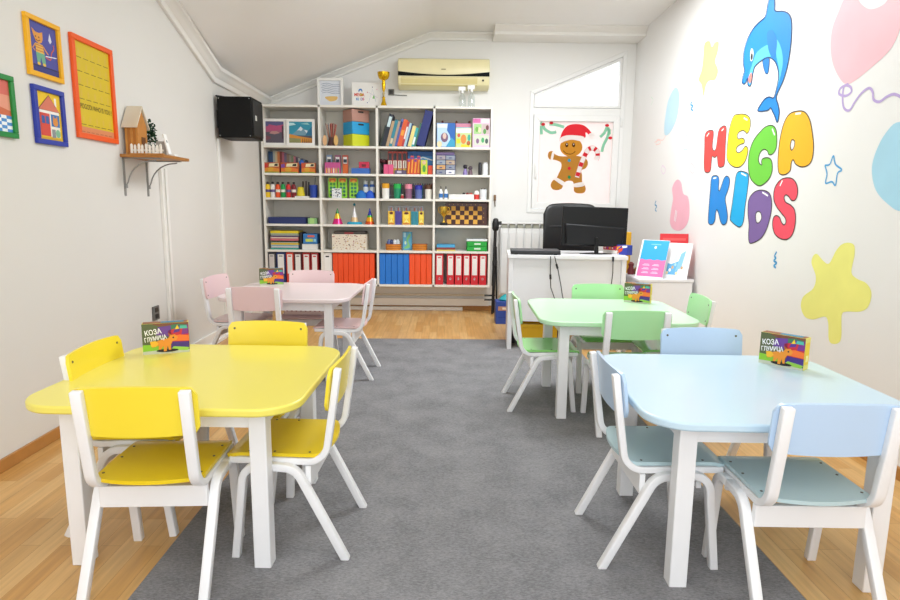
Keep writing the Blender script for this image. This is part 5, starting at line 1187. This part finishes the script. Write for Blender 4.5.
for i in range(5):
    a=2*PI*i/5+.3; l=MB().tube([(0,0,.11),(.28*math.cos(a),.28*math.sin(a),.075)],[.028,.016],BK_,8).build('base_arm',t,smooth=True)
    MB(Matrix.Translation((.28*math.cos(a),.28*math.sin(a),.028))@Matrix.Rotation(PI/2,4,'X')).lathe([(.02,-.02),(.028,-.016),(.028,.016),(.02,.02)],BK2,12).build('caster',l,smooth=True)

# ------------------------------------------------------------------ low white cabinet with leaflet stands
CBX0,CBX1,CBY0,CBY1,CBZ=1.468,1.875,4.53,5.0,.575
t=thing('low_cabinet','low white cabinet in the corner between the desk and the painted wall','cabinet',(CBX0,CBY0,0)); o=t.location
mb=MB(Matrix.Translation(-o)); mb.box(CBX0,CBY0,0,CBX1,CBY1,CBZ-.02,DWH); mb.build('carcass',t,bevel=.002)
MB(Matrix.Translation(-o)).box(CBX0-.006,CBY0-.02,CBZ-.02,CBX1+.006,CBY1,CBZ,DWH).build('top_board',t,bevel=.002)
MB(Matrix.Translation(-o)).box(CBX0+.002,CBY0-.016,.03,CBX1-.002,CBY0-.001,CBZ-.022,DWH).build('front_panel',t,bevel=.002)
def stand(label,x,y,rz,w,h,lean,base,art):
    t=thing('leaflet_stand',label,'leaflet',(x,y,CBZ+.0006),rz,'leaflet stands on the low cabinet')
    R=Matrix.Rotation(-lean,4,'X')
    MB(R).box(-w/2,0,0,w/2,.006,h,base).build('panel',t)
    mb=MB(R@basis((-w/2,-.0004,0),(1,0,0),(0,0,1))); art(mb,w,h); mb.build('leaflet_print',t)
    yb=math.sin(lean)*h*.62
    MB().prism([(.02+math.sin(lean)*h*.6,math.cos(lean)*h*.62),(.025+math.sin(lean)*h*.6,math.cos(lean)*h*.62),(yb+.045,0),(yb+.04,0)],-.03,.03,base,axis='x').build('back_strut',t,fix=True)
def leaf1(mb,w,h):
    e=.012
    mb.poly(rc(e,.006,w-.001,h-.006),'#ffffff',1)
    top=[(e+(w-.001-e)*i/12,h*.47+.004*math.sin(i*1.7)) for i in range(13)]
    mb.poly([(e,.008)]+[(w-.001,.008)]+top[::-1],'#d96aa2',2); mb.poly(top+[(w-.001,h-.004),(e,h-.004)],'#14a0dc',2)
    for i in range(2):
        for j in range(3): mb.line([(e+.03+.075*i,h*(.12+.10*j)),(e+.085+.075*i,h*(.12+.10*j))],.006,'#f0c0d8',3); mb.line([(e+.04+.075*i,h*(.15+.10*j)),(e+.08+.075*i,h*(.15+.10*j))],.003,'#f4d4e4',3)
    mb.line([(w*.36,h*.88),(w*.72,h*.88)],.008,'#6fc4ea',3); mb.poly(ell(w*.54,h*.80,.010,.012,10),'#dcecf6',3)
stand('blue and pink leaflet leaning back on the low cabinet beside the desk',1.572,4.625,D(-38),.215,.31,.42,'#f2f2f2',leaf1)
def leaf2(mb,w,h):
    mb.poly(rc(.004,.004,w-.004,h-.004),'#eef0f3',1); mb.poly([(.03,.03),(w*.55,.03),(w*.75,h*.55),(w*.3,h*.4),(.03,h*.42)],'#5aa4d4',2); mb.poly([(w*.5,h*.2),(w*.72,h*.3),(w*.8,h*.8),(w*.62,h*.7)],'#7fb8dc',3)
    for k in range(7): mb.poly(ell(w*(.2+.09*k),h*(.15+.08*(k%4)),.009,.014,8),['#e6d0a0','#f0f2f4','#c8a070','#9cc8e0'][k%4],4)
    mb.poly([(w*.35,h*.5),(w*.45,h*.75),(w*.55,h*.5)],'#c9d2da',3)
stand('white leaflet with a blue harbour picture on the low cabinet',1.745,4.565,D(-36),.19,.29,.42,'#f6f6f6',leaf2)
def leaf3(mb,w,h): mb.poly(rc(.003,.003,w-.003,h-.003),'#dc3238',1); mb.poly(rc(.02,h*.84,w-.02,h*.9),'#e85a58',2)
stand('plain red folder standing behind the harbour leaflet',1.795,4.715,D(-7),.215,.335,.12,'#d42c34',leaf3)
tag(MB().box(1.478,4.93,CBZ+.0006,1.518,4.97,CBZ+.335,mat('#d8a41c')).build('card_tube',bevel=.006,seg=3),'tall mustard yellow carton on the low cabinet behind the desk corner','carton')
t=thing('ornament','small dark red and brown ornament on the cabinet behind the desk corner','ornament',(1.50,4.84,CBZ+.0006))
MB().lathe([(.026,0),(.03,.03),(.018,.06),(.024,.085),(.008,.10)],'#6a1f24',12).build('body',t,smooth=True); MB().lathe([(.02,0),(.024,.03),(.01,.055)],'#8a6a3a',12,c=(.05,.02,0)).build('stone',t,smooth=True)

# ------------------------------------------------------------------ lights, world, camera
def area(name,loc,rot,sx,sy,e,col=(1,1,1),spread=180):
    l=bpy.data.lights.new(name,'AREA'); l.shape='RECTANGLE'; l.size=sx; l.size_y=sy; l.energy=e; l.color=col; l.spread=math.radians(spread)
    o=bpy.data.objects.new(name,l); o.location=loc; o.rotation_euler=rot; COL.objects.link(o); return o
area('ceiling_lamp',(.1,.7,2.775),(0,0,0),1.2,1.2,LAMP_A,(.94,.975,1))
area('ceiling_lamp',(.75,4.25,2.775),(0,0,0),1.2,1.2,LAMP_B,(.94,.975,1))
area('rear_fill_light',(.1,YF+.05,1.6),(PI/2,0,0),3.2,2.0,LAMP_C,(.93,.97,1))  # fill light added at the open end behind the camera, no window there
wd=bpy.data.worlds.new('World'); SC.world=wd; wd.use_nodes=True
bg=wd.node_tree.nodes['Background']; bg.inputs[0].default_value=(.94,.97,1,1); bg.inputs[1].default_value=SKY
cam=bpy.data.cameras.new('Camera'); cam.sensor_width=36; cam.lens=F_PX/900*36; cam.clip_start=.05
co=bpy.data.objects.new('Camera',cam); COL.objects.link(co)
co.matrix_world=Matrix(((CR.x,CU.x,-CF.x,CO.x),(CR.y,CU.y,-CF.y,CO.y),(CR.z,CU.z,-CF.z,CO.z),(0,0,0,1)))
SC.camera=co
vs_=SC.view_settings; vs_.view_transform='Standard'; vs_.look='None'; vs_.exposure=EXPO; vs_.gamma=1; vs_.use_curve_mapping=False
